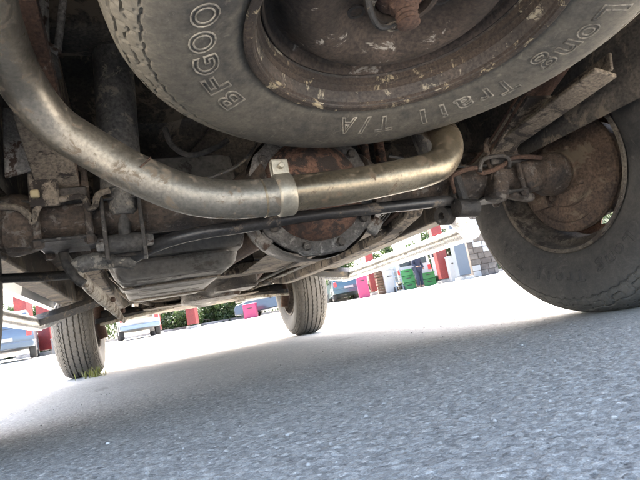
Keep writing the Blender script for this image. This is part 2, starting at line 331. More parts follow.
def letters_mesh(specs, side=1):
    mb = MB()
    for txt, a0, pitch, r0, r1, hgt, fill in specs:      # glyph k sits at angle a0 + k*pitch, radius r0 -> r1
        for k, ch in enumerate(txt):
            if ch == ' ': continue
            v, f = text_tubes(ch, .0013); w_ = v[:, 0].max()-v[:, 0].min(); x = (v[:, 0]-v[:, 0].min())/w_-.5
            rc = r0+(r1-r0)*k/max(1, len(txt)-1); wid = abs(pitch)*fill*{'i': .34, 'l': .34, '/': .62, 'r': .72, 'I': .34}.get(ch, 1)
            rr = rc + (v[:, 1]/.0347-.5)*hgt; aa = a0 + pitch*k + np.sign(pitch)*x*wid
            mb.add([(r*math.cos(a), r*math.sin(a), side*(side_z(r)+.0004+zz*.8)) for r, a, zz in zip(rr, aa, v[:, 2])], f)
    o = mb.mesh('lettering', 60); return o
def rim_mesh():
    mb = MB(); fl = .197
    mb.lathe([(fl+.006, -.094), (fl+.008, -.097), (fl+.006, -.101), (fl-.002, -.100), (fl-.006, -.092), (.190, -.082), (.186, -.068), (.172, -.055), (.166, -.03), (.166, .02), (.178, .045), (.186, .066),
              (.190, .082), (fl-.006, .092), (fl-.002, .100), (fl+.006, .101), (fl+.008, .097), (fl+.006, .094)], 96)
    return mb
def disc_mesh(holes=8):
    # pressed steel disc with slots
    NT, pr = 144, [(.1675, .010), (.164, .024), (.156, .034), (.146, .040), (.136, .044), (.126, .050), (.117, .058), (.108, .063), (.098, .062), (.088, .054), (.078, .046), (.066, .044), (.054, .044), (.044, .045), (.041, .058), (.038, .058)]
    v = [(r*math.cos(2*math.pi*i/NT), r*math.sin(2*math.pi*i/NT), z) for i in range(NT) for r, z in pr]; f = []; k = len(pr)
    for i in range(NT):
        a = ((i+.5)/NT*holes+.5) % 1
        for j in range(k-1):
            if 3 <= j <= 5 and .34 < a < .66: continue
            f.append((i*k+j, ((i+1) % NT)*k+j, ((i+1) % NT)*k+j+1, i*k+j+1))
    return MB().add(v, f)
TY_STAND, TY_SPARE = tyre_mesh('tyre', .008), tyre_mesh('tyre')
TY_STAND.materials.append(M['tyre']); TY_SPARE.materials.append(M['tyre_spare'])

# ------------------------------------------------------------------ the vehicle
V = tag(empty('sport_utility_vehicle'), 'old rusty white four wheel drive seen from below behind its rear bumper', 'car')
WB, TX = 2.682, .755
HZ = TR-.008
def wheel(loc, right, steer=0, drum=True):
    sgn = 1 if right else -1
    mtx = Matrix([[0, 0, sgn, 0], [sgn, 0, 0, 0], [0, 1, 0, 0], [0, 0, 0, 1]])
    mtx = Matrix.Translation(loc) @ Matrix.Rotation(steer, 4, 'Z') @ mtx
    rim = link('wheel', RIM, 'rust_dark', V); rim.matrix_world = mtx
    t = link('tyre', TY_STAND, None, rim); d = link('wheel_disc', DISC, 'rust_dark', rim)
    s = d.modifiers.new('thick', 'SOLIDIFY'); s.thickness = .004
    if drum:
        link('brake_drum', DRUM, 'drum_rust', rim)
    return rim
M['rim_dusty'] = grimy('rim_dusty', (.06, .05, .04), (.15, .125, .095), (.04, .03, .024), .6, 10, (.7, .95), bump=.4)
RIM = rim_mesh().mesh('rim'); RIM.materials.append(M['rim_dusty'])
DISC = disc_mesh(8).mesh('wheel_disc', 40); DISC.materials.append(M['rust_dark'])
dm = MB()
dm.lathe([(.0001, -.082), (.05, -.082), (.052, -.076), (.085, -.074), (.090, -.064), (.126, -.062), (.130, -.068), (.150, -.064), (.154, -.058), (.154, -.052), (.130, -.048), (.126, .030), (.06, .034), (.0001, .034)], 72)
dm.box((.075, -.06, -.08), (.05, .03, .02)); dm.box((-.02, .10, -.08), (.06, .022, .022))
for k in range(4): hexbolt(dm, (.068*math.cos(k*1.57+.6), .068*math.sin(k*1.57+.6), -.076), (0, 0, -1), .009, .01)
DRUM = dm.mesh('brake_drum', 30); DRUM.materials.append(M['drum_rust'])
wr = wheel((TX, 0, HZ), True); wl = wheel((-TX, 0, HZ), False)
wheel((TX, WB, HZ), True, R_(-1), False); wheel((-TX, WB, HZ), False, R_(-1.5), False)
lm = letters_mesh([('Long Trail T/A', R_(-130), R_(7.2), .266, .266, .028, .82), ('BFGOODRICH', R_(52), R_(9.2), .266, .266, .030, .82)], -1)
tag(link('lettering', lm, M['tyre'], wr), kind='stuff')

# spare wheel -----------------------------------------------------
SN = Vector((.0246, .0796, 1)).normalized(); SP = Vector((-.0057, -.4774, .4278)); SC = SP + SN*TW
smx = frame(SC, -SN, (1, 0, 0))
def spare_angle(px, py, r=.27):
    o = SC - SN*side_z(r); d = Vector(ray(px, py)); c = Vector(CAM); t = (o-c).dot(SN)/d.dot(SN); p = smx.inverted() @ (c+d*t)
    return math.atan2(p.y, p.x), math.hypot(p.x, p.y)
rim = link('spare_wheel', rim_mesh().mesh('spare_rim'), 'rim_black', V); rim.matrix_world = smx
link('tyre', TY_SPARE, None, rim)
link('lettering', letters_mesh([('BFGOODRICH', R_(-143.5), R_(-10), .256, .254, .029, .86), ('Long Trail T/A', R_(13.8), R_(-7.9), .270, .242, .034, .90)], 1), 'tyre_letters', rim)['kind'] = 'stuff'
# bead ring with crusty corrosion, disc and hub of the spare
mb = MB(); mb.lathe([(.2035, .0965), (.2065, .0985), (.2075, .1015), (.2045, .1035), (.197, .1025), (.1925, .096), (.1905, .087), (.1925, .083), (.1915, .079), (.188, .077), (.1865, .068), (.182, .066), (.181, .058)], 120); mb.build('bead_crust', 'rim_crust', rim)
mb = MB(); mb.lathe([(r, z+.042) for r, z in [(.180, .012), (.176, -.002), (.168, -.008), (.160, -.006), (.152, .002), (.142, .014), (.130, .024), (.116, .028), (.100, .026), (.088, .020), (.080, .012), (.068, .008), (.052, .006), (.046, .008), (.044, .020), (.040, .021), (.038, .005)]], 120)
d = mb.build('wheel_disc', 'rust_disc', rim); so = d.modifiers.new('t', 'SOLIDIFY'); so.thickness = .004
for k in range(5):
    mb = MB(); mb.lathe([(.0085, .050), (.0125, .050), (.0125, .0555), (.0085, .0555)], 16, Matrix.Translation((.0605*math.cos(k*1.2566), .0605*math.sin(k*1.2566), 0)), closed=True); mb.build('stud_hole', 'rim_black', rim)
# hoist that clamps the spare: plate, threaded rod, nut
hp = smx.inverted() @ Vector(W(414, 8, z=SC.z-.03)); hp = Vector((hp.x*.25, hp.y*.25, .01))
mb = MB(); mb.lathe([(r, z+.045) for r, z in [(.0001, .003), (.028, .003), (.034, .007), (.034, .012), (.022, .020), (.012, .023), (.0001, .023)]], 32)
thr = [(.0125 + (.0022 if k % 2 else 0), .06+.0034*k) for k in range(12)]
mb.lathe([(.0001, .06)] + thr + [(.0105, thr[-1][1]+.002), (.0001, thr[-1][1]+.003)], 24); mb.lathe([(.0001, .06), (.021, .06), (.021, .072), (.0165, .077), (.0001, .077)], 6)
h = mb.build('hoist_nut', 'rust_dark', rim)
mb = MB(); mb.tube([(-.055, .02, .05), (-.05, .0, .075), (-.03, -.018, .09), (.0, -.014, .08)], .0042, 8, 6); mb.build('hoist_cable', 'black_metal', rim)

# rear axle --------------------------------------------------------
AZ = HZ
ax = MB(); ax.tube([(-.64, 0, AZ), (-.15, 0, AZ)], .040, 24); ax.tube([(.15, 0, AZ), (.64, 0, AZ)], .040, 24)
ax.tube([(-.17, 0, AZ), (-.11, 0, AZ)], [.042, .085], 24); ax.tube([(.11, 0, AZ), (.17, 0, AZ)], [.085, .042], 24)
for s in (-1, 1):
    ax.tube([(s*.60, 0, AZ), (s*.63, 0, AZ), (s*.66, 0, AZ)], [.041, .055, .055], 24)
ax.tube([(-.16, 0, AZ), (.16, 0, AZ)], .05, 24)
axle = ax.build('rear_axle', 'axle_rust', V)
D0 = Vector((-.012, -.045, AZ)); Dm = frame(D0, (0, -1, 0), (1, 0, 0))
mb = MB(); mb.lathe([(.118, -.16), (.128, -.10), (.138, -.02), (.138, .0)], 48, Dm); mb.tube([(-.01, .06, AZ), (-.01, .30, AZ+.005), (-.01, .36, AZ+.01)], [.11, .055, .05], 32)
mb.build('differential_housing', 'oily_iron', axle)
def lobed(r0, amp, n): return None
# flange ring with ears
mb = MB(); NT = 120; v = []; prf = [(.098, .001), (.100, .010), (.128, .010), (.1315, .007), (.1315, -.004)]
for i in range(NT):
    a = 2*math.pi*i/NT; e = 1 + .028*max(0, math.cos(a*10))**3
    for r, z in prf: v.append(Dm @ Vector((r*math.cos(a)*(e if r > .12 else 1), r*math.sin(a)*(e if r > .12 else 1), z)))
k = len(prf); mb.add(v, [(i*k+j, ((i+1) % NT)*k+j, ((i+1) % NT)*k+j+1, i*k+j+1) for i in range(NT) for j in range(k-1)])
mb.build('cover_flange', 'flange', axle)
mb = MB(); mb.lathe([(.104, .0105), (.103, .014), (.098, .022), (.090, .034), (.074, .046), (.050, .053), (.02, .055), (.0001, .055)], 64, Dm)
cov = mb.build('differential_cover', 'rust', axle)
tex = bpy.data.textures.new('lump', 'CLOUDS'); tex.noise_scale = .03
dmod = cov.modifiers.new('lump', 'DISPLACE'); dmod.texture = tex; dmod.strength = .004; dmod.texture_coords = 'LOCAL'
for i in range(10):
    a = 2*math.pi*i/10; p = Dm @ Vector((.1165*math.cos(a), .1165*math.sin(a), .010)); hexbolt(MB(), p, (0, -1, 0))
    b = MB(); hexbolt(b, p, (0, -1, 0), .0095, .009); b.build('bolt', 'oily_iron', axle)
mb = MB(); mb.box((.112, -.035, AZ-.082), (.03, .018, .036), Matrix.Rotation(.7, 3, 'Y')); mb.build('bracket_tab', 'grey_iron', axle, .004)
mb = MB(); mb.box((-.122, -.035, AZ-.085), (.034, .018, .03), Matrix.Rotation(-.7, 3, 'Y')); mb.build('bracket_tab', 'grey_iron', axle, .004)
# brake line along the axle
mb = MB(); mb.tube([(-.56, -.045, AZ+.03), (-.35, -.048, AZ+.02), (-.17, -.055, AZ+.055), (-.1, -.03, AZ+.12)], .0032, 6, 8); mb.build('brake_line', 'black_metal', axle); mb = MB(); mb.tube([(.56, -.045, AZ+.03), (.35, -.048, AZ+.025), (.17, -.055, AZ+.06)], .0032, 6, 8)
mb.build('brake_line', 'black_metal', axle)

# leaf springs, spring plates, U-bolts --------------------------------
for s in (-1, 1):
    X0 = .466*s
    pts = [(-.66, .630), (-.50, .608), (-.35, .568), (-.2, .502), (0, .415), (.2, .408), (.4, .395), (.58, .372)]
    root = None
    for k, (a, b) in enumerate([(0, 7), (1, 6), (2, 5), (3, 5)]):
        seg = pts[a:b+1]; P3 = [(X0, y, z-.0085*k) for y, z in seg]
        mb = MB(); n = 5*(len(P3)-1)
        mb.tube(P3, 1, 4, 5, True, sx=.0055, sy=.046, up=(0, 0, 1))
        # square section: tube with 4 sides at 45 deg offsets
        o = mb.build('leaf_spring' if k == 0 else 'leaf', 'dusty_frame' if k % 2 else 'rust_dark', V if k == 0 else root, .0015, 30)
        root = o if k == 0 else root
    mb = MB(); mb.box((X0, 0, AZ+.030), (.085, .13, .022)); mb.box((X0, 0, AZ-.045), (.095, .12, .007)); mb.build('spring_plate', 'oily_iron', root, .003)
    for yy in (-.052, .052):
        for_ = [(X0-.040, yy, AZ-.058), (X0-.040, yy, AZ+.055), (X0-.040, yy, AZ+.070), (X0-.030, yy, AZ+.082), (X0+.030, yy, AZ+.082), (X0+.040, yy, AZ+.070), (X0+.040, yy, AZ+.055), (X0+.040, yy, AZ-.058)]
        mb = MB(); mb.tube(for_, .0065, 10); mb.build('u_bolt', 'axle_rust', root)
        for xx in (-.040, .040):
            mb = MB(); hexbolt(mb, (X0+xx, yy, AZ-.047), (0, 0, -1), .010, .009); mb.build('nut', 'axle_rust', root)
    # bump stop bracket above the spring, shackle at the rear
    mb = MB(); mb.box((X0-.03, -.66, .660), (.006, .04, .09)); mb.box((X0+.03, -.66, .660), (.006, .04, .09)); mb.tube([(X0-.045, -.66, .630), (X0+.045, -.66, .630)], .018, 14); mb.build('shackle', 'rust_dark', root, .002)
    mb = MB(); mb.tube([(X0-.04, .58, .372), (X0+.04, .58, .372)], .026, 18); mb.prism([(.52, .46), (.66, .46), (.62, .34), (.55, .34)], X0-.045, X0-.038, 0); mb.prism([(.52, .46), (.66, .46), (.62, .34), (.55, .34)], X0+.038, X0+.045, 0); mb.build('front_hanger', 'dusty_frame', root, .002)
# loop bracket over the right spring and left spring (brake cable guide)
for s, q in ((1, [(456, 193), (452, 178), (462, 171), (475, 168), (482, 173), (496, 169), (505, 164), (513, 158), (530, 157), (541, 158)]),):
    mb = MB(); mb.tube([W(a, b, y=-.075) for a, b in q], .0055, 8, 5); mb.build('brake_cable', 'rust_dark', V)
mb = MB(); mb.tube([W(a, b, y=-.07) for a, b in [(0, 207), (18, 208), (30, 217), (33, 222), (40, 205), (60, 200), (82, 197), (88, 208), (95, 206), (98, 195), (110, 190)]], .0055, 8, 5); mb.build('brake_cable', 'dusty_frame', V)
mb = MB(); mb.tube([W(a, b, y=-.08) for a, b in [(480, 172), (481, 163), (486, 158), (503, 156), (509, 160), (509, 168)]], .005, 8, 3); mb.build('cable_guide', 'oily_iron', V)

for q, sz, rz in ((W(497, 184, y=-.045), (.042, .05, .085), .3), (W(526, 176, y=-.03), (.05, .05, .07), -.2), (W(520, 196, y=-.03), (.075, .03, .022), .25)):
    mb = MB(); mb.box(q, sz, Matrix.Rotation(rz, 3, 'Y')); mb.build('spring_seat_casting', 'axle_rust', V, .012, 35, 3)
# shock absorbers ----------------------------------------------------
for s in (-1, 1):
    lo = Vector((.372*s, -.03, .300)); up = Vector((.350*s, -.02, .74)); d = (up-lo).normalized()
    if s > 0: lo, up = Vector((.36, .02, .315)), Vector((.30, .05, .74)); d = (up-lo).normalized()
    mb = MB(); mb.tube([lo+d*.05, lo+d*.058, lo+d*.11, lo+d*.115], [.020, .026, .026, .026], 28); mb.tube([lo+d*.095, up-d*.03], .036, 32)
    sh = mb.build('shock_absorber', 'shock_grey', V)
    mb = MB(); mb.tube([lo+Vector((-.035, 0, .0)), lo+Vector((.035, 0, 0))], .017, 18); mb.tube([lo, lo+d*.06], .011, 12); mb.build('shock_eye', 'rubber_part', sh)
    mb = MB()
    for xx in (-.031, .031): mb.prism([(lo.y-.022, lo.z-.03), (lo.y+.022, lo.z-.03), (lo.y+.03, lo.z+.085), (lo.y-.03, lo.z+.085)], lo.x+xx-.0035, lo.x+xx+.0035, 0)
    mb.box((lo.x, lo.y+.027, lo.z+.03), (.06, .006, .10)); mb.build('shock_bracket', 'oily_iron', sh, .0015)
    mb = MB(); hexbolt(mb, lo+Vector((.036, 0, 0)), (1, 0, 0), .012, .012); mb.build('bolt', 'grey_iron', sh); mb = MB(); hexbolt(mb, lo-Vector((.036, 0, 0)), (-1, 0, 0), .012, .012); mb.build('bolt', 'grey_iron', sh)

# sway bar -----------------------------------------------------------
q = [W(126, 262, y=.03), W(142, 252, y=.0), W(160, 244, y=-.03), W(178, 238, y=-.055), W(205, 232, y=-.075), W(240, 227, y=-.09), W(300, 217, y=-.09), W(380, 208, y=-.09), W(425, 203, y=-.09), W(444, 201, y=-.08), W(452, 203, y=-.03), W(452, 208, y=.06)]
mb = MB(); mb.tube(q, .0118, 18, 6); bar = mb.build('sway_bar', 'sway', V)
p = W(466, 208, y=-.085)
mb = MB(); mb.tube([p-np.array([.024, 0, -.002]), p+np.array([.024, 0, -.002])], .020, 18); mb.tube([p+np.array([.0, 0, 0]), p+np.array([.0, .01, .07])], .012, 10); mb.build('bushing', 'oily_iron', bar)
mb = MB(); mb.tube([W(446, 217, y=-.04), W(452, 196, y=-.05), W(456, 180, y=-.05)], .010, 12); mb.lathe([(.008, -.012), (.02, -.012), (.02, .012), (.008, .012)], 20, frame(W(445, 216, y=-.05), (1, .3, 0)), closed=True); mb.build('drop_link', 'oily_iron', bar)
p = [W(75, 268, y=.0), W(80, 265, y=.0), W(98, 261, y=.0), W(118, 260, y=.01), W(134, 263, y=.02)]
mb = MB(); mb.tube(p, [.009, .0155, .0165, .015, .013], 18, 6); mb.build('link_arm', 'shock_grey', bar)

# exhaust tailpipe ------------------------------------------------------
PR = .0290
path = [W(-42, -95, y=-.56), W(-22, -30, y=-.47), W(-3, 28, y=-.38), W(20, 77, y=-.305), W(53, 120, y=-.262), W(97, 149, y=-.25), W(140, 173, y=-.25), W(185, 191, y=-.25), W(225, 197, y=-.25), W(262, 195.5, y=-.25), W(276, 193.5, y=-.25)]
path = [p-np.array([0, 0, .004]) for p in path]
mb = MB(); mb.tube(path, PR, 40, 10, False); ex = mb.build('tailpipe', 'exhaust', V)
path2 = [W(276, 193.5, y=-.25), W(300, 190, y=-.25), W(350, 183.5, y=-.25), W(400, 174, y=-.25), W(425, 168, y=-.249), W(440, 161, y=-.240), W(447, 148, y=-.225), W(445, 135, y=-.19), W(436, 126, y=-.12), W(418, 121, y=.02), W(390, 130, y=.22), W(368, 145, y=.45)]
path2 = [p-np.array([0, 0, .004]) for p in path2]
mb = MB(); mb.tube(path2, PR*.97, 40, 10, False); mb.build('cross_pipe', 'exhaust_rusty', ex)
c0, c1 = Vector(path2[0]), Vector(path2[1]); dd = (c1-c0).normalized()
mb = MB(); mb.tube([c0-dd*.002, c0, c0+dd*.002, c0+dd*.022, c0+dd*.024, c0+dd*.025], [PR, PR+.003, PR+.0042, PR+.0042, PR+.003, PR], 40, 0, False)
cl = mb.build('clamp', 'clamp', ex)
tm = frame(c0+dd*.012, (0, 0, 1), dd); tp = c0+dd*.012
mb = MB(); mb.box(tp+Vector((0, -.006, PR+.013)), (.026, .004, .024)); mb.box(tp+Vector((0, .008, PR+.013)), (.026, .004, .024)); mb.tube([tp+Vector((0, -.018, PR+.014)), tp+Vector((0, .02, PR+.014))], .0045, 10); mb.box(tp+Vector((0, .001, PR+.0255)), (.026, .014, .003))
mb.build('clamp_lug', 'clamp', ex, .001)
# weld seams
for px, py in ((262, 195.5),):
    a = Vector(W(px, py, y=-.25))-Vector((0, 0, .004)); b = Vector(W(px+6, py+(3 if px < 200 else -1), y=-.25))-Vector((0, 0, .004)); d = (b-a).normalized()
    mb = MB(); mb.tube([a-d*.0025, a-d*.001, a+d*.001, a+d*.0025], [PR-.001, PR+.0012, PR+.0012, PR-.001], 40, 0, False); mb.build('weld_seam', 'exhaust_rusty', ex)
pa = Vector(W(139, 172.5, y=-.25))-Vector((0, 0, .004)); pd = (Vector(W(146, 176, y=-.25))-Vector((0, 0, .004))-pa).normalized(); fm = frame(pa, pd, (0, 0, 1)); mb = MB(); mb.tube([fm @ Vector(((PR+.0006)*math.cos(t), (PR+.0006)*math.sin(t), .004*math.sin(t*2))) for t in np.linspace(.1, 1.5, 14)], .0013, 6); mb.tube([fm @ Vector(((PR+.0006)*math.cos(t), (PR+.0006)*math.sin(t), .004*math.sin(t*2))) for t in np.linspace(-.1, -1.5, 14)], .0013, 6); mb.build('scored_line', 'rust_dark', ex)
# hanger strap beside the pipe at far left
p = Vector(W(4, 90, y=-.27)); mb = MB(); mb.box(p+Vector((-.035, 0, 0)), (.016, .03, .05), Matrix.Rotation(.4, 3, 'Y')); mb.tube([p+Vector((-.03, 0, .02)), p+Vector((-.045, .01, .09)), p+Vector((-.03, .02, .16))], .006, 8, 4); mb.build('exhaust_hanger', 'white_dirt', ex, .003)

# fuel tank ---------------------------------------------------------------
def rounded(x0, x1, y0, y1, r, n=6):
    o = []
    for cx, cy, a in ((x1-r, y1-r, 0), (x0+r, y1-r, 90), (x0+r, y0+r, 180), (x1-r, y0+r, 270)):
        for k in range(n+1): t = R_(a+90*k/n); o.append((cx+r*math.cos(t), cy+r*math.sin(t)))
    return o
def loft(rings, name, mat, parent, bevel=0, smooth=40):
    n = len(rings[0]); v = [p for r in rings for p in r]
    f = [(i*n+k, i*n+(k+1) % n, (i+1)*n+(k+1) % n, (i+1)*n+k) for i in range(len(rings)-1) for k in range(n)] + [tuple(range(n)), tuple(reversed(range((len(rings)-1)*n, len(rings)*n)))]
    return MB().add(v, f).build(name, mat, parent, bevel, smooth)
rings = []
for z, ins in ((.274, .060), (.278, .046), (.288, .038), (.308, .032), (.310, .050), (.317, .050), (.319, .020), (.325, .016), (.356, .008), (.359, .030), (.367, .030), (.370, -.004), (.384, -.004), (.388, .004), (.43, .002), (.55, .012), (.56, .03)):
    rings.append([(x, y, z + .02*(y-.3)) for x, y in rounded(-.445+ins, -.085-ins, .225+ins, 1.22-ins, max(.02, .05-ins*.3))])
tank = loft(rings, 'fuel_tank', 'tank', V)
for yy in (.47, .98):
    mb = MB(); zt = .02*(yy-.3)
    mb.tube([(-.462, yy, .56+zt), (-.458, yy, .385+zt), (-.432, yy, .310+zt), (-.40, yy, .270+zt), (-.13, yy, .270+zt), (-.098, yy, .310+zt), (-.072, yy, .385+zt), (-.068, yy, .56+zt)], 1, 4, 0, True, sx=.003, sy=.022, up=(-1, 0, 0)); mb.build('tank_strap', 'dusty_frame', tank)
for k in range(5):
    mb = MB(); mb.box((-.265, .36+.17*k, .2745+.02*(.06+.17*k)), (.20, .055, .006)); mb.build('tank_rib', 'tank', tank, .0025)

# frame rails, cross members, floor ---------------------------------------
def rail(s):
    prof = [(-1.0, .60), (-.62, .62), (-.32, .65), (0, .66), (.22, .60), (.42, .43), (.62, .395), (1.2, .39), (2.0, .40), (2.35, .47), (2.7, .50), (3.05, .48)]
    mb = MB(); vs = []; hw, hh = .032, .062
    for y, z in prof:
        x = s*(.485 if y < 2.0 else .485-.10*min(1, (y-2.0)/.4))
        vs += [(x-hw, y, z-hh), (x+hw, y, z-hh), (x+hw, y, z+hh), (x-hw, y, z+hh)]
    n = len(prof); mb.add(vs, [(i*4+k, i*4+(k+1) % 4, (i+1)*4+(k+1) % 4, (i+1)*4+k) for i in range(n-1) for k in range(4)] + [(0, 1, 2, 3), tuple((n-1)*4+k for k in (3, 2, 1, 0))])
    r = mb.build('frame_rail', 'dusty_frame', V, .006)
    for y in (.55, .9, 1.25, 1.6):
        mb = MB(); mb.lathe([(.0001, .001), (.016, .001), (.016, -.003), (.0001, -.003)], 20, frame((s*(.485-.032), y, .395), (-s, 0, 0))); mb.build('drain_hole', 'undercoat', r)
    return r
rl, rr_ = rail(-1), rail(1)
def cross(y, z, h=.05, d=.07, x0=-.46, x1=.46, mat='dusty_frame', sag=0):
    mb = MB(); mb.tube([(x0, y, z), (x0*.6, y, z-sag), (0, y, z-sag), (x1*.6, y, z-sag), (x1, y, z)], 1, 4, 0, True, sx=h*.7, sy=d*.7, up=(0, 0, 1)); return mb.build('cross_member', mat, V, .006)
cross(-.06, .70, .06, .10, mat='undercoat'); cross(-.93, .62, .08, .10, mat='undercoat'); cross(1.34, .40, .05, .14, sag=.015); cross(2.28, .43, .07, .12, sag=.03); cross(2.72, .42, .09, .18, x0=-.38, x1=.38, sag=.03)
# floor with pressed ribs
mb = MB(); n = 44
ys = np.linspace(.25, 2.25, n+1); vs = []
for i, y in enumerate(ys):
    for x in np.linspace(-.80, .80, 33):
        tun = .13*math.exp(-(x/.17)**4); rib = .008*(math.sin(x*26) > .2)*(abs(x) > .2)
        vs.append((x, y, .545+tun+rib + .03*max(0, .45-y)))
mb.add(vs, [(i*33+k, i*33+k+1, (i+1)*33+k+1, (i+1)*33+k) for i in range(n) for k in range(32)])
mb.build('floor_pan', 'undercoat', V, 0, 30)
mb = MB(); vs = []
for i, y in enumerate(np.linspace(-1.0, .25, 26)):
    for x in np.linspace(-.80, .80, 33):
        rib = .010*(math.sin(x*30) > .2)
        vs.append((x, y, .735 + rib - .10*max(0, (y-.05)/.2)**2*.9))
mb.add(vs, [(i*33+k, i*33+k+1, (i+1)*33+k+1, (i+1)*33+k) for i in range(25) for k in range(32)])
mb.build('cargo_floor', 'undercoat', V, 0, 30)
mb = MB(); mb.box((0, .262, .62), (1.62, .006, .28)); mb.build('kick_up_panel', 'undercoat', V)
# firewall and engine bay cover so daylight does not come down from above
mb = MB(); mb.box((0, 2.32, .78), (1.3, .02, .6)); mb.box((0, 2.85, 1.0), (1.3, 1.0, .02)); mb.build('firewall', 'undercoat', V)

# driveline ------------------------------------------------------------------
mb = MB(); mb.tube([(-.01, .34, AZ+.01), (-.01, .40, AZ+.012)], .05, 24); mb.tube([(-.01, .40, AZ+.012), (-.005, 1.42, AZ+.075)], .036, 28); mb.tube([(-.005, 1.42, AZ+.075), (-.005, 1.48, AZ+.08)], .048, 20); mb.build('drive_shaft', 'rust_dark', V)
mb = MB(); mb.tube([(0, 1.48, .44), (0, 1.6, .44), (0, 1.75, .43), (0, 2.0, .44), (0, 2.25, .46)], [.07, .10, .12, .13, .17], 24); mb.box((.10, 1.68, .42), (.22, .22, .20)); tr = mb.build('transmission', 'oily_iron', V, .012)
mb = MB(); mb.box((0, 1.92, .325), (.30, .32, .04)); mb.build('transmission_pan', 'grey_iron', tr, .012)
mb = MB(); mb.box((0, 2.55, .40), (.24, .30, .10)); mb.box((0, 2.62, .55), (.42, .5, .36)); mb.build('engine_block', 'oily_iron', V, .02)
# muffler and front pipe on the right of the tunnel
rg = []
for y, k in ((.46, .35), (.50, .8), (.54, 1), (1.02, 1), (1.06, .8), (1.10, .35)):
    rg.append([(.225+.105*k*math.cos(t), y, .445+.065*k*math.sin(t)) for t in np.linspace(0, 2*math.pi, 32, endpoint=False)])
mf = loft(rg, 'muffler', 'rust_dark', V)
mb = MB(); mb.tube([(.24, 1.08, .445), (.24, 1.5, .42), (.26, 2.0, .39), (.25, 2.4, .42), (.22, 2.6, .55)], .027, 20, 6); mb.build('front_pipe', 'rust_dark', mf)
mb = MB(); mb.box((.235, .86, .352), (.34, .74, .003)); mb.box((.235, .86, .356), (.30, .68, .010)); mb.build('heat_shield', 'dusty_frame', mf, .002)
# parking brake cables and fuel lines along the frame
mb = MB(); mb.tube([(.40, .05, .42), (.36, .3, .385), (.30, .8, .355), (.20, 1.5, .335), (.12, 2.1, .34)], .006, 8, 8); mb.build('parking_brake_cable', 'black_metal', V)
for k in range(3):
    mb = MB(); mb.tube([(.425-.014*k, .30, .50), (.425-.014*k, .55, .375), (.425-.014*k, 1.3, .365), (.415-.014*k, 2.2, .385)], .0045, 8, 6); mb.build('fuel_line', 'grey_iron', V)

# front suspension ------------------------------------------------------------
for s in (-1, 1):
    mb = MB(); mb.prism([(s*.30, 2.50), (s*.34, 2.50), (s*.66, 2.64), (s*.66, 2.72), (s*.34, 2.90), (s*.30, 2.90), (s*.34, 2.72), (s*.34, 2.66)], .315, .350, 2)
    arm = mb.build('lower_control_arm', 'black_metal', V, .006)
    mb = MB(); mb.tube([(s*.62, 2.68, .22), (s*.64, 2.68, .30), (s*.62, 2.68, .50)], [.028, .035, .03], 16); mb.build('steering_knuckle', 'rust_dark', arm)
    mb = MB(); mb.tube([(s*.30, 2.35, .36), (s*.50, 1.55, .40)], .013, 10); mb.build('torsion_bar', 'dusty_frame', arm)
    mb = MB(); mb.tube([(s*.12, 2.70, .37), (s*.35, 2.69, .36), (s*.40, 2.69, .36), (s*.62, 2.68, .355)], [.022, .022, .035, .05], 14); mb.build('drive_axle', 'black_metal', arm)
    mb = MB(); mb.tube([(s*.08, 2.46, .345), (s*.62, 2.50, .30)], .010, 10); mb.build('tie_rod', 'white_dirt', arm)
    mb = MB(); mb.tube([(s*.46, 2.74, .33), (s*.45, 2.78, .75)], .03, 16); mb.build('front_shock', 'black_metal', arm)
mb = MB(); mb.tube([(-.60, 2.98, .33), (-.5, 3.05, .36), (.5, 3.05, .36), (.60, 2.98, .33)], .013, 12, 4); mb.build('front_sway_bar', 'black_metal', V)
mb = MB(); mb.prism([(-.36, 2.28), (.36, 2.28), (.30, 2.95), (-.30, 2.95)], .335, .341, 2); mb.build('skid_plate', 'dusty_frame', V)

# left side arm, brackets, hoses -------------------------------------------------
arm = [(66, 238, .06), (70, 250, .10), (77, 268, .16), (86, 283, .25), (100, 296, .42), (115, 310, .62), (124, 321, .80)]
mb = MB(); mb.tube([W(a, b, y=c) for a, b, c in arm], [.011, .012, .014, .019, .022, .019, .009], 12, 6, True, sx=.55, sy=.95, up=(1, 0, 0)); sa = mb.build('spring_hanger_arm', 'white_dirt', V)
for a, b, c in ((106, 301, .47), (117, 312, .64)):
    mb = MB(); hexbolt(mb, W(a, b, y=c)+np.array([.016, -.01, 0]), (1, -.5, 0), .008, .006); mb.build('bolt', 'rust_dark', sa)
mb = MB(); mb.tube([W(a, b, y=.05) for a, b in [(62, 246), (66, 262), (74, 276), (84, 284)]], .009, 10, 5); mb.tube([W(a, b, y=.09) for a, b in [(71, 244), (76, 255), (84, 262)]], .010, 10, 5); mb.build('brake_hose', 'rubber_part', V)
mb = MB(); mb.tube([W(-10, 279, y=.30), W(40, 277, y=.30), W(78, 274, y=.32)], .011, 12); mb.build('brake_cable_tube', 'black_metal', V)
p = W(35, 196, y=-.10); mb = MB(); mb.box(Vector(W(35, 194, y=-.085)), (.013, .012, .013)); mb.build('yellow_tag', 'yellow_tag', V, .003)
# backing plate casting at the left hub
mb = MB(); mb.tube([W(8, 222, y=.0), W(20, 226, y=-.01), W(38, 226, y=-.01)], [.05, .055, .045], 20); mb.tube([W(22, 236, y=-.02), W(22, 250, y=-.02)], .026, 16); mb.build('brake_cylinder', 'axle_rust', V)
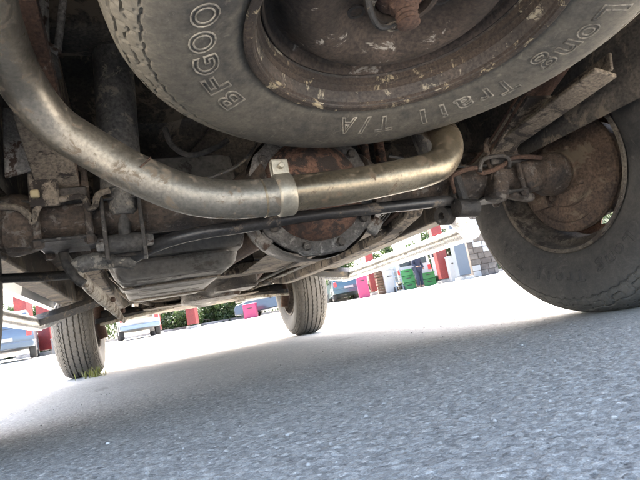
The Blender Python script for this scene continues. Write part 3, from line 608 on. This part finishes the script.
# brown frame bracket above the axle at the left, bumper brace to the right
mb = MB(); mb.prism([(-.022, -.06), (.022, -.06), (.022, .0), (.034, .012), (.034, .07), (-.006, .07), (-.006, .02), (-.022, .008)], -.006, .006, 1); o = mb.build('bump_stop_bracket', 'dusty_frame', V, .003); o.location = W(42, 172, y=-.07)
mb = MB(); mb.prism([(-.02, -.06), (.02, -.05), (.025, .05), (-.015, .06)], -.005, .005, 1); o = mb.build('frame_bracket', 'grey_iron', V, .003); o.location = W(16, 142, y=-.09)
a, b = Vector(W(512, 140, y=-.10)), Vector(W(606, 72, y=-.36)); d = (b-a)
mb = MB(); mb.tube([a, b], 1, 4, 0, True, sx=.006, sy=.034, up=(.3, -.2, 1)); mb.tube([a+Vector((.022, 0, .022)), b+Vector((.022, 0, .022))], 1, 4, 0, True, sx=.026, sy=.004, up=(.3, -.2, 1)); mb.build('spring_brace', 'dusty_frame', V, .002)
# hoses in the dark above the pipe
mb = MB(); mb.tube([W(a, b, y=.05) for a, b in [(165, 128), (172, 145), (190, 155), (215, 148), (228, 140)]], .006, 8, 6); mb.build('breather_hose', 'rubber_part', V); mb = MB(); mb.tube([W(a, b, y=-.2) for a, b in [(38, 0), (40, 40), (50, 52), (58, 78)]], [.012, .010, .008, .006], 8, 5); mb.build('breather_hose', 'rubber_part', V)
mb = MB(); mb.box(Vector(W(52, 50, y=-.2)), (.022, .016, .014), Matrix.Rotation(.5, 3, 'Y')); mb.tube([W(40, -10, y=-.2), W(41, 45, y=-.2)], .012, 10); mb.tube([W(64, -5, y=-.2), W(57, 55, y=-.2)], .006, 8); mb.build('wiring_bracket', 'grey_iron', V, .002)
# hoist tubes between spare and axle (seen right of the clamp)
for px in (366, 382):
    mb = MB(); mb.tube([W(px, 150, y=.10), W(px+1, 165, y=.10)] if 0 else [(W(px, 165, y=.10)[0], .10, .44), (W(px, 150, y=.10)[0], .10, .66)], .013, 12); mb.build('brake_pipe', 'rust', V)

# inner fenders, body shell ---------------------------------------------------------
def arch(cx, cy, r, a0, a1, n=20): return [(cy+r*math.cos(t), cx+r*math.sin(t)) for t in np.linspace(a0, a1, n)]
for s in (-1, 1):
    for cy, r in ((0, .455), (WB, .455)):
        mb = MB(); n = 24; vs = []
        for i in range(n+1):
            t = math.pi*(.03+.94*i/n)
            for x in (.545, .80): vs.append((s*x, cy+r*math.cos(t), .40+r*math.sin(t)))
        fs = [(i*2, i*2+1, i*2+3, i*2+2) for i in range(n)]; mb.add(vs, fs)
        if cy > 1 or True:
            c = len(vs); mb.add([(s*.545, cy+r*math.cos(math.pi*i/n), .40+r*math.sin(math.pi*i/n)) for i in range(n+1)], [tuple(range(n+1))])
        mb.build('wheel_arch_liner', 'undercoat', V, 0, 30)
def side_poly():
    p = [(-1.02, .50), (-1.02, 1.02), (-.97, 1.06), (2.05, 1.06), (3.10, 1.00), (3.20, .92), (3.20, .46)]
    low = [(WB+.46, .46)] + [(WB+.46*math.cos(t), .40+.46*math.sin(t)) for t in np.linspace(.13, math.pi-.13, 18)] + [(WB-.46, .415), (.46, .415)] + [(.46*math.cos(t), .40+.46*math.sin(t)) for t in np.linspace(.03, math.pi-.13, 18)] + [(-.46, .46)]
    return p + low
for s in (-1, 1):
    bm = bmesh.new(); pl = side_poly(); f = bm.faces.new([bm.verts.new((s*.825, y, z)) for y, z in pl]); bmesh.ops.triangulate(bm, faces=[f])
    me = bpy.data.meshes.new('body_side'); bm.to_mesh(me); bm.free()
    o = link('body_side', me, 'body_white', V); so = o.modifiers.new('t', 'SOLIDIFY'); so.thickness = .03; so.offset = -1 if s > 0 else 1
    mb = MB(); zb = .378 if s > 0 else .425; mb.box((s*.745, WB/2-.01, zb+.06), (.085, WB-.98, .12)); mb.build('inner_sill', 'undercoat', V, .008)
    # tubular side step on two brackets
    st = [(s*.74, .60, .42), (s*.80, .62, .36), (s*.87, .68, .335), (s*.885, .80, .33), (s*.885, 1.95, .33), (s*.87, 2.05, .335), (s*.80, 2.11, .36), (s*.72, 2.13, .42)]
    mb = MB(); mb.tube(st, .034, 24, 4); sp = mb.build('side_step', 'step_metal', V)
    for y in (1.93,):
        mb = MB(); mb.tube([(s*.87, y, .340), (s*.72, y, .365), (s*.51, y, .41)], .030, 4, 0, True, up=(0, 1, 1)); mb.build('step_bracket', 'black_metal', sp)
mb = MB(); mb.prism([(-1.02, 1.03), (-.97, 1.06), (-.86, 1.62), (-.7, 1.68), (1.0, 1.70), (1.25, 1.64), (2.0, 1.07), (2.05, 1.06)], -.70, .70, 0)
cab = mb.build('cabin', 'body_white', V, .05, 30, 3)
for s in (-1, 1):
    for poly in ([(-.85, 1.12), (-.76, 1.56), (.05, 1.58), (.05, 1.12)], [(.12, 1.12), (.12, 1.58), (.78, 1.59), (.78, 1.12)], [(.85, 1.12), (.85, 1.59), (1.18, 1.57), (1.78, 1.12)]):
        mb = MB(); mb.prism(poly, s*.700, s*.706, 0); mb.build('side_window', 'glass_dark', cab)
mb = MB(); mb.prism([(2.02, 1.05), (2.05, 1.07), (3.10, 1.01), (3.14, .98)], -.79, .79, 0); mb.build('hood', 'body_white', V, .01)
mb = MB(); mb.box((0, -1.005, .80), (1.60, .03, .46)); tg = mb.build('tailgate', 'body_white', V, .01)
mb = MB(); mb.box((0, -.955, 1.35), (1.2, .01, .42), Matrix.Rotation(-.19, 3, 'X')); mb.build('rear_window', 'glass_dark', V, .004)
for s in (-1, 1): mb = MB(); mb.box((s*.74, -1.03, .86), (.12, .03, .24)); mb.build('tail_lamp', 'red_lamp', V, .008)
mb = MB(); mb.tube([(-.84, -.92, .60), (-.80, -1.08, .60), (.80, -1.08, .60), (.84, -.92, .60)], 1, 4, 0, True, sx=.115, sy=.06, up=(0, 0, 1)); mb.build('rear_bumper', 'black_metal', V, .02)
mb = MB(); mb.tube([(-.84, 3.0, .52), (-.78, 3.16, .52), (.78, 3.16, .52), (.84, 3.0, .52)], 1, 4, 0, True, sx=.13, sy=.09, up=(0, 0, 1)); mb.build('front_bumper', 'body_white', V, .02)
mb = MB(); mb.box((0, 3.17, .77), (1.5, .04, .30)); fg = mb.build('grille', 'black_metal', V, .01)
for s in (-1, 1): mb = MB(); mb.box((s*.62, 3.192, .80), (.22, .02, .16)); mb.build('headlight', 'clamp', V, .01)

# weed growing at the front left tyre --------------------------------------------------
def weed(p, n, hgt, label):
    mb = MB()
    for k in range(n):
        a = random.uniform(0, 6.28); b = Vector(p)+Vector((random.gauss(0, .035), random.gauss(0, .02), 0)); l = hgt*random.uniform(.5, 1.1); lean = Vector((math.cos(a), math.sin(a), 0))*l*random.uniform(.15, .7); sd_ = Vector((-math.sin(a), math.cos(a), 0))*.0022
        q = [b, b+lean*.3+Vector((0, 0, l*.5)), b+lean+Vector((0, 0, l*.85))]
        mb.add([q[0]-sd_, q[0]+sd_, q[1]+sd_, q[1]-sd_, q[2]], [(0, 1, 2, 3), (3, 2, 4)])
    return tag(mb.build('weed', 'weed', None, 0, 0), label, 'weed')
M['weed'] = plain('weed', (.22, .22, .05), .7)
pw = W(95, 377, z=0.0); weed((pw[0], pw[1]-.02, .0), 60, .075, 'yellowish tuft of weed at the foot of the front tyre')

# ------------------------------------------------------------------ the yard beyond
M['red_paint'] = grimy('red_paint', (.13, .012, .011), (.18, .019, .015), (.08, .010, .010), .68, 3, (.5, .7), bump=.1, bscale=30)
M['blue_grey'] = plain('blue_grey', (.045, .06, .08), .6)
M['concrete'] = grimy('concrete', (.18, .17, .155), (.26, .245, .22), None, .6, 4, (.8, .95), bump=.3, bscale=40)
M['silver_blue'] = plain('silver_blue', (.06, .08, .105), .3, .4, .5)
M['car_white'] = plain('car_white', (.32, .32, .315), .35, 0, .4)
M['car_dark'] = plain('car_dark', (.035, .045, .055), .3, .2, .5)
M['car_teal'] = plain('car_teal', (.025, .055, .07), .35, .2, .4)
M['car_rubber'] = plain('car_rubber', (.02, .02, .02), .85)
M['pink'] = plain('pink', (.24, .012, .06), .5)
M['green_plastic'] = plain('green_plastic', (.007, .12, .022), .45)
M['crate_wood'] = plain('crate_wood', (.09, .05, .028), .8)
M['white_box'] = plain('white_box', (.22, .22, .215), .6)
M['alu'] = plain('alu', (.14, .175, .21), .35, .6)
M['navy'] = plain('navy', (.008, .012, .028), .85)
M['skin'] = plain('skin', (.25, .14, .10), .6)
M['hair'] = plain('hair', (.03, .02, .015), .8)
M['shirt'] = plain('shirt', (.45, .47, .50), .85)
M['stone'] = grimy('stone', (.07, .06, .052), (.12, .105, .09), None, .6, 3, (.8, .95), bump=.3, bscale=30)
M['dark_stone'] = grimy('dark_stone', (.05, .042, .036), (.085, .07, .06), None, .6, 3, (.8, .95), bump=.3, bscale=30)
M['bark'] = grimy('bark', (.06, .045, .03), (.12, .09, .065), None, .6, 10, (.8, .95), bump=.6, bscale=30)
def leaf_mat(name, a, b):
    m, nt, P, co = base_mat(name); n = noise(nt, co, 1.6, 4); nt.links.new(ramp(nt, n, [(.35, a), (.65, b)]), P.inputs['Base Color']); P.inputs['Roughness'].default_value = .6
    P.inputs['Subsurface Weight'].default_value = 0; tr = nt.nodes.new('ShaderNodeBsdfTranslucent'); tr.inputs[0].default_value = (*b, 1); mx = nt.nodes.new('ShaderNodeMixShader'); mx.inputs[0].default_value = .35
    out = nt.nodes['Material Output']; nt.links.new(P.outputs[0], mx.inputs[1]); nt.links.new(tr.outputs[0], mx.inputs[2]); nt.links.new(mx.outputs[0], out.inputs[0]); return m
M['leaf_a'] = leaf_mat('leaf_a', (.012, .030, .006), (.035, .065, .013)); M['leaf_b'] = leaf_mat('leaf_b', (.014, .030, .005), (.034, .060, .011)); M['grass'] = leaf_mat('grass', (.012, .024, .004), (.028, .045, .009))
FW = np.array([math.sin(-YAW), math.cos(-YAW), 0])                # viewing direction on the plan
FACE = math.atan2(FW[1], FW[0]) - math.pi/2                       # yaw of things that stand square to the yard

BR = 31.0
# kerb and grass bank behind the yard
def bank():
    me = MB(); vs = []; n = 90; rows = [(0, 0), (.4, .10), (1.5, .45), (4, 1.7), (8, 3.6), (14, 5.4), (24, 6.5)]
    for i in range(n+1):
        a = R_(118 - 112*i/n)
        for d, h in rows:
            r = BR + d; x = r*math.cos(a); y = r*math.sin(a); vs.append((x, y, float(gz(x, y))+h-.02*(d == 0)+.22*math.sin(a*23+d)*(d > .5)))
    k = len(rows); me.add(vs, [(i*k+j, (i+1)*k+j, (i+1)*k+j+1, i*k+j+1) for i in range(n) for j in range(k-1)])
    return tag(me.build('grass_bank', 'grass', None), kind='structure')
bank()
mb = MB(); n = 70
for_k = [(BR-.4, -.05), (BR-.4, .14), (BR-.22, .14), (BR-.22, -.05)]
vs = []
for i in range(n+1):
    a = R_(118-112*i/n)
    for r, h in for_k: x = r*math.cos(a); y = r*math.sin(a); vs.append((x, y, float(gz(x, y))+h))
mb.add(vs, [(i*4+j, (i+1)*4+j, (i+1)*4+j+1, i*4+j+1) for i in range(n) for j in range(3)]); tag(mb.build('kerb', 'concrete'), kind='structure')
def blades():
    mb = MB()
    for k in range(26000):
        a = R_(random.uniform(8, 116)); d = random.uniform(.1, 6)**1.0; r = BR+d; x = r*math.cos(a); y = r*math.sin(a)
        z = float(gz(x, y)) + np.interp(d, [0, .4, 1.5, 4, 8], [0, .1, .45, 1.7, 3.6]) + .22*math.sin(a*23+d)*(d > .5)-.05
        t = random.uniform(0, 6.28); h = random.uniform(.15, .45); wv = Vector((math.cos(t), math.sin(t), 0))*.035; ln = Vector((random.gauss(0, .1), random.gauss(0, .1), h)); b = Vector((x, y, z))
        mb.add([b-wv, b+wv, b+ln], [(0, 1, 2)])
    tag(mb.build('grass', 'grass', None, 0, 0), 'rough green grass growing on the bank behind the red pillars', 'grass', kind='stuff')
blades()
def shrub(loc, rx, rz, mat, n, label, group, trunk=0):
    o = tag(empty('tree' if trunk else 'shrub', loc), label, 'tree' if trunk else 'shrub', group); mb = MB(); cl = [(Vector((random.gauss(0, rx*.45), random.gauss(0, rx*.45), trunk + rz*random.uniform(.25, 1.5))), random.uniform(.25, .5)*rx) for _ in range(14)]
    for k in range(n):
        c, r = random.choice(cl); d = Vector((random.gauss(0, 1), random.gauss(0, 1), random.gauss(0, 1))).normalized(); p = c + d*r*random.uniform(.75, 1.05)
        if p.z < .03: p.z = random.uniform(.03, .3)
        u = Vector((random.gauss(0, 1), random.gauss(0, 1), random.gauss(0, 1))).normalized(); v = u.cross(d).normalized() if u.cross(d).length > .01 else Vector((1, 0, 0)); sz = random.uniform(.05, .11)
        mb.add([p-u*sz, p+v*sz*.55, p+u*sz, p-v*sz*.55], [(0, 1, 2, 3)])
    mb.build('crown', mat, o, 0, 0)
    mb = MB(); mb.tube([(0, 0, -.1), (.02, .03, max(.3, trunk*.6)), (.05, 0, trunk+rz*.8)], [.09 if trunk else .04, .07 if trunk else .03, .02], 8)
    for k in range(5):
        c, r = cl[k]; mb.tube([(.02, .02, max(.25, trunk*.7)), c*.6+Vector((0, 0, trunk*.3)), c], [.03, .02, .008], 6)
    mb.build('trunk', 'bark', o)
    return o
def on_bank(px, D):
    p = FAR(px, D); d = math.hypot(p.x, p.y)-BR; p.z += float(np.interp(d, [0, .4, 1.5, 4, 8, 14], [0, .1, .45, 1.7, 3.6, 5.4]))-.1 if d > 0 else 0; return p
for i, (px, tone, lb) in enumerate([(12, 0, 'dark green shrub on the bank behind the silver blue car'), (33, 1, 'light green shrub on the bank between two red pillars'), (57, 0, 'dark green shrub on the bank behind the low white box'), (70, 1, 'light green shrub on the bank behind the front tyre'),
        (170, 1, 'light green shrub on the bank between the pillars beyond the white pickup'), (215, 0, 'dark green shrub on the open grass bank beside the lone red pillar'), (238, 1, 'light green shrub on the bank behind the low pink box'), (346, 0, 'dark green shrub on the bank behind the dark teal car'),
        (388, 1, 'light green shrub on the bank behind the wooden crates'), (440, 0, 'dark green shrub on the bank behind the white van'), (456, 1, 'light green shrub between the red and the blue grey pillar'), (496, 0, 'dark green shrub on the bank behind the stone pier')]):
    shrub(on_bank(px, BR+3+random.uniform(-1, 2)), random.uniform(1.2, 1.7), random.uniform(1.1, 1.8), ('leaf_a', 'leaf_b')[tone], 2800, lb, 'shrubs on the bank')
for px, lb in [(25, 'leafy tree on top of the bank behind the silver blue car'), (50, 'leafy tree on top of the bank behind the low white box'), (190, 'leafy tree on top of the bank behind the lone red pillar'), (262, 'leafy tree on top of the bank behind the dark car'), (432, 'leafy tree on top of the bank behind the white van'), (464, 'leafy tree on top of the bank behind the blue grey pillar')]:
    shrub(on_bank(px, BR+9+random.uniform(-1.5, 2)), 2.4, 2.4, 'leaf_a', 3400, lb, 'trees on the bank', 1.6)

for px, lb in [(14, 'low bushy shrub at the foot of the bank behind the silver blue car'), (33, 'low bushy shrub at the foot of the bank between the two tall red pillars'), (54, 'low bushy shrub at the foot of the bank beyond the low white box'), (66, 'low bushy shrub at the foot of the bank beyond the front tyre'),
               (168, 'low bushy shrub at the foot of the bank right beyond the white pickup'), (208, 'low bushy shrub at the foot of the bank beside the lone red pillar'), (232, 'low bushy shrub at the foot of the bank next to the low pink box'), (334, 'low bushy shrub at the foot of the bank beside the dark teal car'), (437, 'low bushy shrub at the foot of the bank beside the white van')]:
    shrub(on_bank(px, BR+1.2), 1.25, .95, 'leaf_b', 4200, lb, 'low shrubs along the bank')

def pillar(px, D, w, label, mat='red_paint', name='pillar', h=3.2):
    p = FAR(px, D); o = tag(empty(name, p, FACE+random.uniform(-.1, .1)), label, 'pillar', 'red pillars of the yard' if mat == 'red_paint' else None)
    mb = MB(); mb.box((0, 0, h/2+.1), (w, w, h-.2)); mb.build('shaft', mat, o, .015)
    mb = MB(); mb.box((0, 0, .05), (w+.12, w+.12, .16)); mb.build('base', 'concrete', o, .02)
    mb = MB(); mb.box((0, 0, h+.05), (w+.10, w+.10, .10)); mb.build('cap', mat, o, .015)
    return o
for px, D, w_, lb in [(21, 25, .52, 'red pillar rising behind the silver blue car'), (43, 23, .50, 'red pillar between the silver blue car and a low white box'), (151, 28, .42, 'red pillar just beyond the white parked pickup'),
                      (188, 27.5, .48, 'red pillar standing alone before the open grass bank'), (374, 28, .42, 'red pillar between the pink box and the wooden crates'), (446.5, 25, .50, 'red pillar beside the white van with open doors')]:
    pillar(px, D, w_, lb)
pillar(466, 23, .52, 'blue grey pillar beside the stone pier', 'blue_grey')
# stone pier with coursed blocks
p = FAR(487, 25); o = tag(empty('stone_pier', p, FACE), 'stone block pier with pale and dark blocks beside the grey pillar', 'pier')
mb = MB(); mb.box((0, 0, 1.5), (1.18, .6, 3.0)); mb.build('core', 'dark_stone', o)
for r in range(11):
    x = -.59
    while x < .55:
        w_ = min(random.uniform(.22, .5), .59-x); mb = MB(); mb.box((x+w_/2, -.31, .13+r*.27), (w_-.02, .05, .25)); mb.build('block', random.choice(['stone', 'stone', 'dark_stone', 'white_box']), o, .012); x += w_

def car(px, D, rz, paint, label, kind='hatch', L=4.1, Wd=1.72, H=1.52, py=285):
    p = FAR(px, D, py); dr = ray(px, py); o = tag(empty('parked_car', p, math.atan2(dr[1], dr[0])-math.pi/2+rz), label, 'car', 'vehicles parked in the yard')
    h = L/2; g = .22
    if kind == 'van': prof = [(-h, g+.1), (-h, H-.1), (-h+.15, H), (h-1.5, H), (h-.85, H*.62), (h-.1, H*.5), (h, g+.3), (h, g)]
    elif kind == 'pickup': prof = [(-h, g+.15), (-h, .98), (-h+1.6, .98), (-h+1.75, H-.05), (-h+1.95, H), (h-1.75, H-.02), (h-1.15, 1.02), (h-.1, .92), (h, .7), (h, g)]
    else: prof = [(-h, g+.15), (-h-.04, .62), (-h+.02, .95), (-h+.30, H-.08), (-h+.55, H), (h-1.9, H-.01), (h-1.15, .98), (h-.15, .80), (h, .6), (h, g)]
    secs = []
    for xx, top in ((-Wd/2, 0), (-Wd/2+.03, 0), (Wd/2-.03, 0), (Wd/2, 0)): pass
    mb = MB(); n = len(prof); vs = []
    for s in (-1, 1):
        for y, z in prof:
            tum = max(0, (z-.95))/(H-.95)*.17 if H > 1 else 0; vs.append((s*(Wd/2-tum), y, z))
    mb.add(vs, [tuple(range(n)), tuple(reversed(range(n, 2*n)))] + [(i, (i+1) % n, n+(i+1) % n, n+i) for i in range(n)])
    mb.build('body', paint, o, .06, 40, 3)
    for s in (-1, 1):
        for y in (-h+.78, h-.80):
            mb = MB(); m4 = frame((s*(Wd/2-.10), y, .31), (s, 0, 0)); mb.lathe([(.19, -.09), (.29, -.10), (.315, -.07), (.315, .08), (.29, .115), (.19, .10)], 28, m4, closed=True); wv = mb.build('wheel', 'car_rubber', o)
            mb = MB(); mb.lathe([(.19, .085), (.16, .075), (.06, .095), (.0001, .095)], 20, m4); mb.build('hub', 'alu', wv)
    rw = {'van': (-h-.006, 1.15, .0, .62), 'pickup': (-h+1.66, 1.20, -.15, .34), 'hatch': (-h+.16, 1.15, -.62, .36)}[kind]
    mb = MB(); mb.box((0, rw[0], rw[1] if kind != 'van' else H*.68), (Wd-.46, .03, rw[3]), Matrix.Rotation(rw[2], 3, 'X')); mb.build('rear_window', 'glass_dark', o, .01)
    for s in (-1, 1):
        mb = MB(); xx = s*(Wd/2-.085); mb.box((xx, .0, (.95+H)/2-.02), (.03, 1.1, (H-.95)*.62), Matrix.Rotation(-s*.27, 3, 'Y')); mb.build('side_window', 'glass_dark', o, .01)
        mb = MB(); mb.box((s*(Wd/2-.14), -h-.02, .86), (.16, .06, .26)); mb.build('tail_lamp', 'red_lamp', o, .015)
    mb = MB(); mb.box((0, -h-.04, .46), (Wd-.06, .12, .2)); mb.build('rear_bumper', paint if kind != 'pickup' else 'alu', o, .03)
    mb = MB(); mb.box((0, -h-.055, .66), (.5, .02, .12)); mb.build('number_plate', 'white_box', o, .004)
    return o
c = car(9, 21.5, R_(-4), 'silver_blue', 'silver blue hatchback parked with its tail towards the old vehicle', 'hatch', H=1.62, py=340)
mb = MB(); mb.box((-.5, -.2, 1.66), (.04, 1.5, .05)); mb.build('roof_rail', 'car_rubber', c); mb = MB(); mb.box((.5, -.2, 1.66), (.04, 1.5, .05)); mb.build('roof_rail', 'car_rubber', c)
car(132, 26, R_(3), 'car_white', 'white pickup parked tail on before the red pillar', 'pickup', L=4.6, H=1.7)
car(270, 29, R_(75), 'car_dark', 'dark car parked side on beside the small pink box', 'hatch')
car(343, 29.5, R_(8), 'car_teal', 'dark teal car parked beside the tall pink box', 'hatch')
v = car(414, 29, R_(4), 'car_white', 'white van with open rear doors and green crates behind it', 'van', L=4.9, Wd=1.85, H=2.1)
for s in (-1, 1):
    mb = MB(); mb.box((s*1.2, -2.55, 1.15), (.62, .05, 1.6), Matrix.Rotation(s*.35, 3, 'Z')); d = mb.build('rear_door', 'car_white', v, .02)
    mb = MB(); mb.box((s*1.2, -2.582, 1.55), (.42, .012, .5), Matrix.Rotation(s*.35, 3, 'Z')); mb.build('window', 'glass_dark', d)
def simple_box(name, px, D, size, mat, label, cat, group=None, dz=0, rz=0, lid=None):
    p = FAR(px, D); o = tag(empty(name, (p.x, p.y, p.z+dz), FACE+rz), label, cat, group)
    mb = MB(); mb.box((0, 0, size[2]/2), size); mb.build('body', mat, o, .015)
    mb = MB(); mb.box((0, 0, size[2]+.02), (size[0]+.04, size[1]+.04, .05)); mb.build('lid', lid or mat, o, .01)
    mb = MB(); mb.box((0, -size[1]/2-.012, size[2]*.72), (size[0]*.4, .025, .04)); mb.build('handle', 'car_rubber', o, .004); return o
simple_box('storage_box', 362.5, 26, (.55, .5, 1.2), 'pink', 'tall bright pink box beside a red pillar', 'box')
simple_box('storage_box', 246.5, 27.5, (.68, .6, .70), 'pink', 'low bright pink box beside the dark car', 'box')
simple_box('storage_box', 57, 22, (.62, .5, .55), 'white_box', 'low white box on the ground beside a red pillar', 'box')
simple_box('storage_box', 390.5, 26, (.55, .5, 1.15), 'white_box', 'upright white box beside the stacked wooden crates', 'box')
simple_box('storage_box', 457, 24.5, (.48, .45, 1.15), 'white_box', 'upright white box between a red and a grey pillar', 'box')
for k in range(3):
    p = FAR(382, 26.5); o = tag(empty('wooden_crate', (p.x, p.y, p.z+.44*k), FACE+.1*k), ['brown wooden crate at the bottom of its stack', 'brown wooden crate in the middle of its stack', 'brown wooden crate on top of its stack'][k], 'crate', 'stacked wooden crates')
    for r in range(3):
        for s in (-1, 1):
            mb = MB(); mb.box((0, s*.24, .08+r*.135), (.52, .016, .11)); mb.build('slat', 'crate_wood', o); mb = MB(); mb.box((s*.25, 0, .08+r*.135), (.016, .46, .11)); mb.build('slat', 'crate_wood', o)
    mb = MB(); mb.box((0, 0, .012), (.49, .46, .016)); mb.build('bottom', 'crate_wood', o)
for k, (px, D, dz) in enumerate([(409, 26, 0), (409.5, 26, .34), (409, 26, .68), (430, 26, 0), (430, 26, .34)]):
    simple_box('green_crate', px, D, (.60, .45, .28), 'green_plastic', ['bright green crate at the bottom left of the person\'s stack', 'bright green crate second from the ground beside the person', 'bright green crate on top of the three high stack', 'bright green crate at the bottom of the two high stack', 'bright green crate on top of the two high stack'][k], 'crate', 'bright green crates', dz)
# aluminium trolley frame
p = FAR(399, 25.5); o = tag(empty('hand_trolley', p, FACE), 'pale metal hand trolley standing beside the green crates', 'trolley')
for s in (-1, 1):
    mb = MB(); mb.tube([(s*.18, 0, .02), (s*.18, 0, 1.15), (s*.14, -.08, 1.28)], .022, 8, 3); mb.build('upright', 'alu', o)
    mb = MB(); mb.lathe([(.03, -.03), (.12, -.03), (.12, .03), (.03, .03)], 20, frame((s*.24, .06, .12), (1, 0, 0)), closed=True); mb.build('wheel', 'car_rubber', o)
for z in (.25, .5, .75, 1.0): mb = MB(); mb.tube([(-.18, 0, z), (.18, 0, z)], .016, 8); mb.build('rung', 'alu', o)
mb = MB(); mb.box((0, -.14, .03), (.42, .28, .02)); mb.build('toe_plate', 'alu', o)
# person standing by the crates
def person(p, rz):
    o = tag(empty('person', p, rz), 'person in dark blue trousers and grey top standing beside the green crates', 'person')
    def skin(name, verts, edges, rad, mat):
        me = bpy.data.meshes.new(name); me.from_pydata(verts, edges, []); ob = link(name, me, mat, o); sk = ob.modifiers.new('s', 'SKIN')
        for i, r in enumerate(rad): me.skin_vertices[0].data[i].radius = (r, r)
        me.skin_vertices[0].data[0].use_root = True
        ss = ob.modifiers.new('ss', 'SUBSURF'); ss.levels = ss.render_levels = 2
        return ob
    vs = [(0, 0, .95), (0, 0, 1.15), (0, 0, 1.38), (0, -.01, 1.50), (0, -.02, 1.60), (0, -.03, 1.72), (-.10, 0, .90), (-.11, -.03, .50), (-.12, .02, .08), (-.13, -.12, .04), (.10, 0, .90), (.12, .02, .50), (.14, .06, .08), (.15, -.08, .04),
          (-.18, 0, 1.42), (-.27, .0, 1.15), (-.20, -.20, 1.02), (-.14, -.28, 1.02), (.18, 0, 1.42), (.28, .02, 1.16), (.26, -.12, .92), (.25, -.17, .85)]
    es = [(0, 1), (1, 2), (2, 3), (3, 4), (4, 5), (0, 6), (6, 7), (7, 8), (8, 9), (0, 10), (10, 11), (11, 12), (12, 13), (2, 14), (14, 15), (15, 16), (16, 17), (2, 18), (18, 19), (19, 20), (20, 21)]
    skin('body', vs, es, [.15, .14, .17, .06, .085, .075, .10, .07, .05, .04, .10, .07, .05, .04, .075, .05, .04, .03, .075, .05, .04, .03], 'skin')
    skin('trousers', [vs[i] for i in (0, 6, 7, 8, 10, 11, 12)], [(0, 1), (1, 2), (2, 3), (0, 4), (4, 5), (5, 6)], [.175, .12, .092, .075, .12, .092, .075], 'navy')
    skin('jacket', [vs[i] for i in (0, 1, 2, 14, 15, 16, 18, 19, 20)], [(0, 1), (1, 2), (2, 3), (3, 4), (4, 5), (2, 6), (6, 7), (7, 8)], [.165, .17, .19, .09, .07, .055, .09, .07, .055], 'navy')
    skin('hair', [(0, .0, 1.66), (0, -.0, 1.75)], [(0, 1)], [.09, .085], 'hair')
    return o
person(FAR(421, 25.3), FACE+.5)
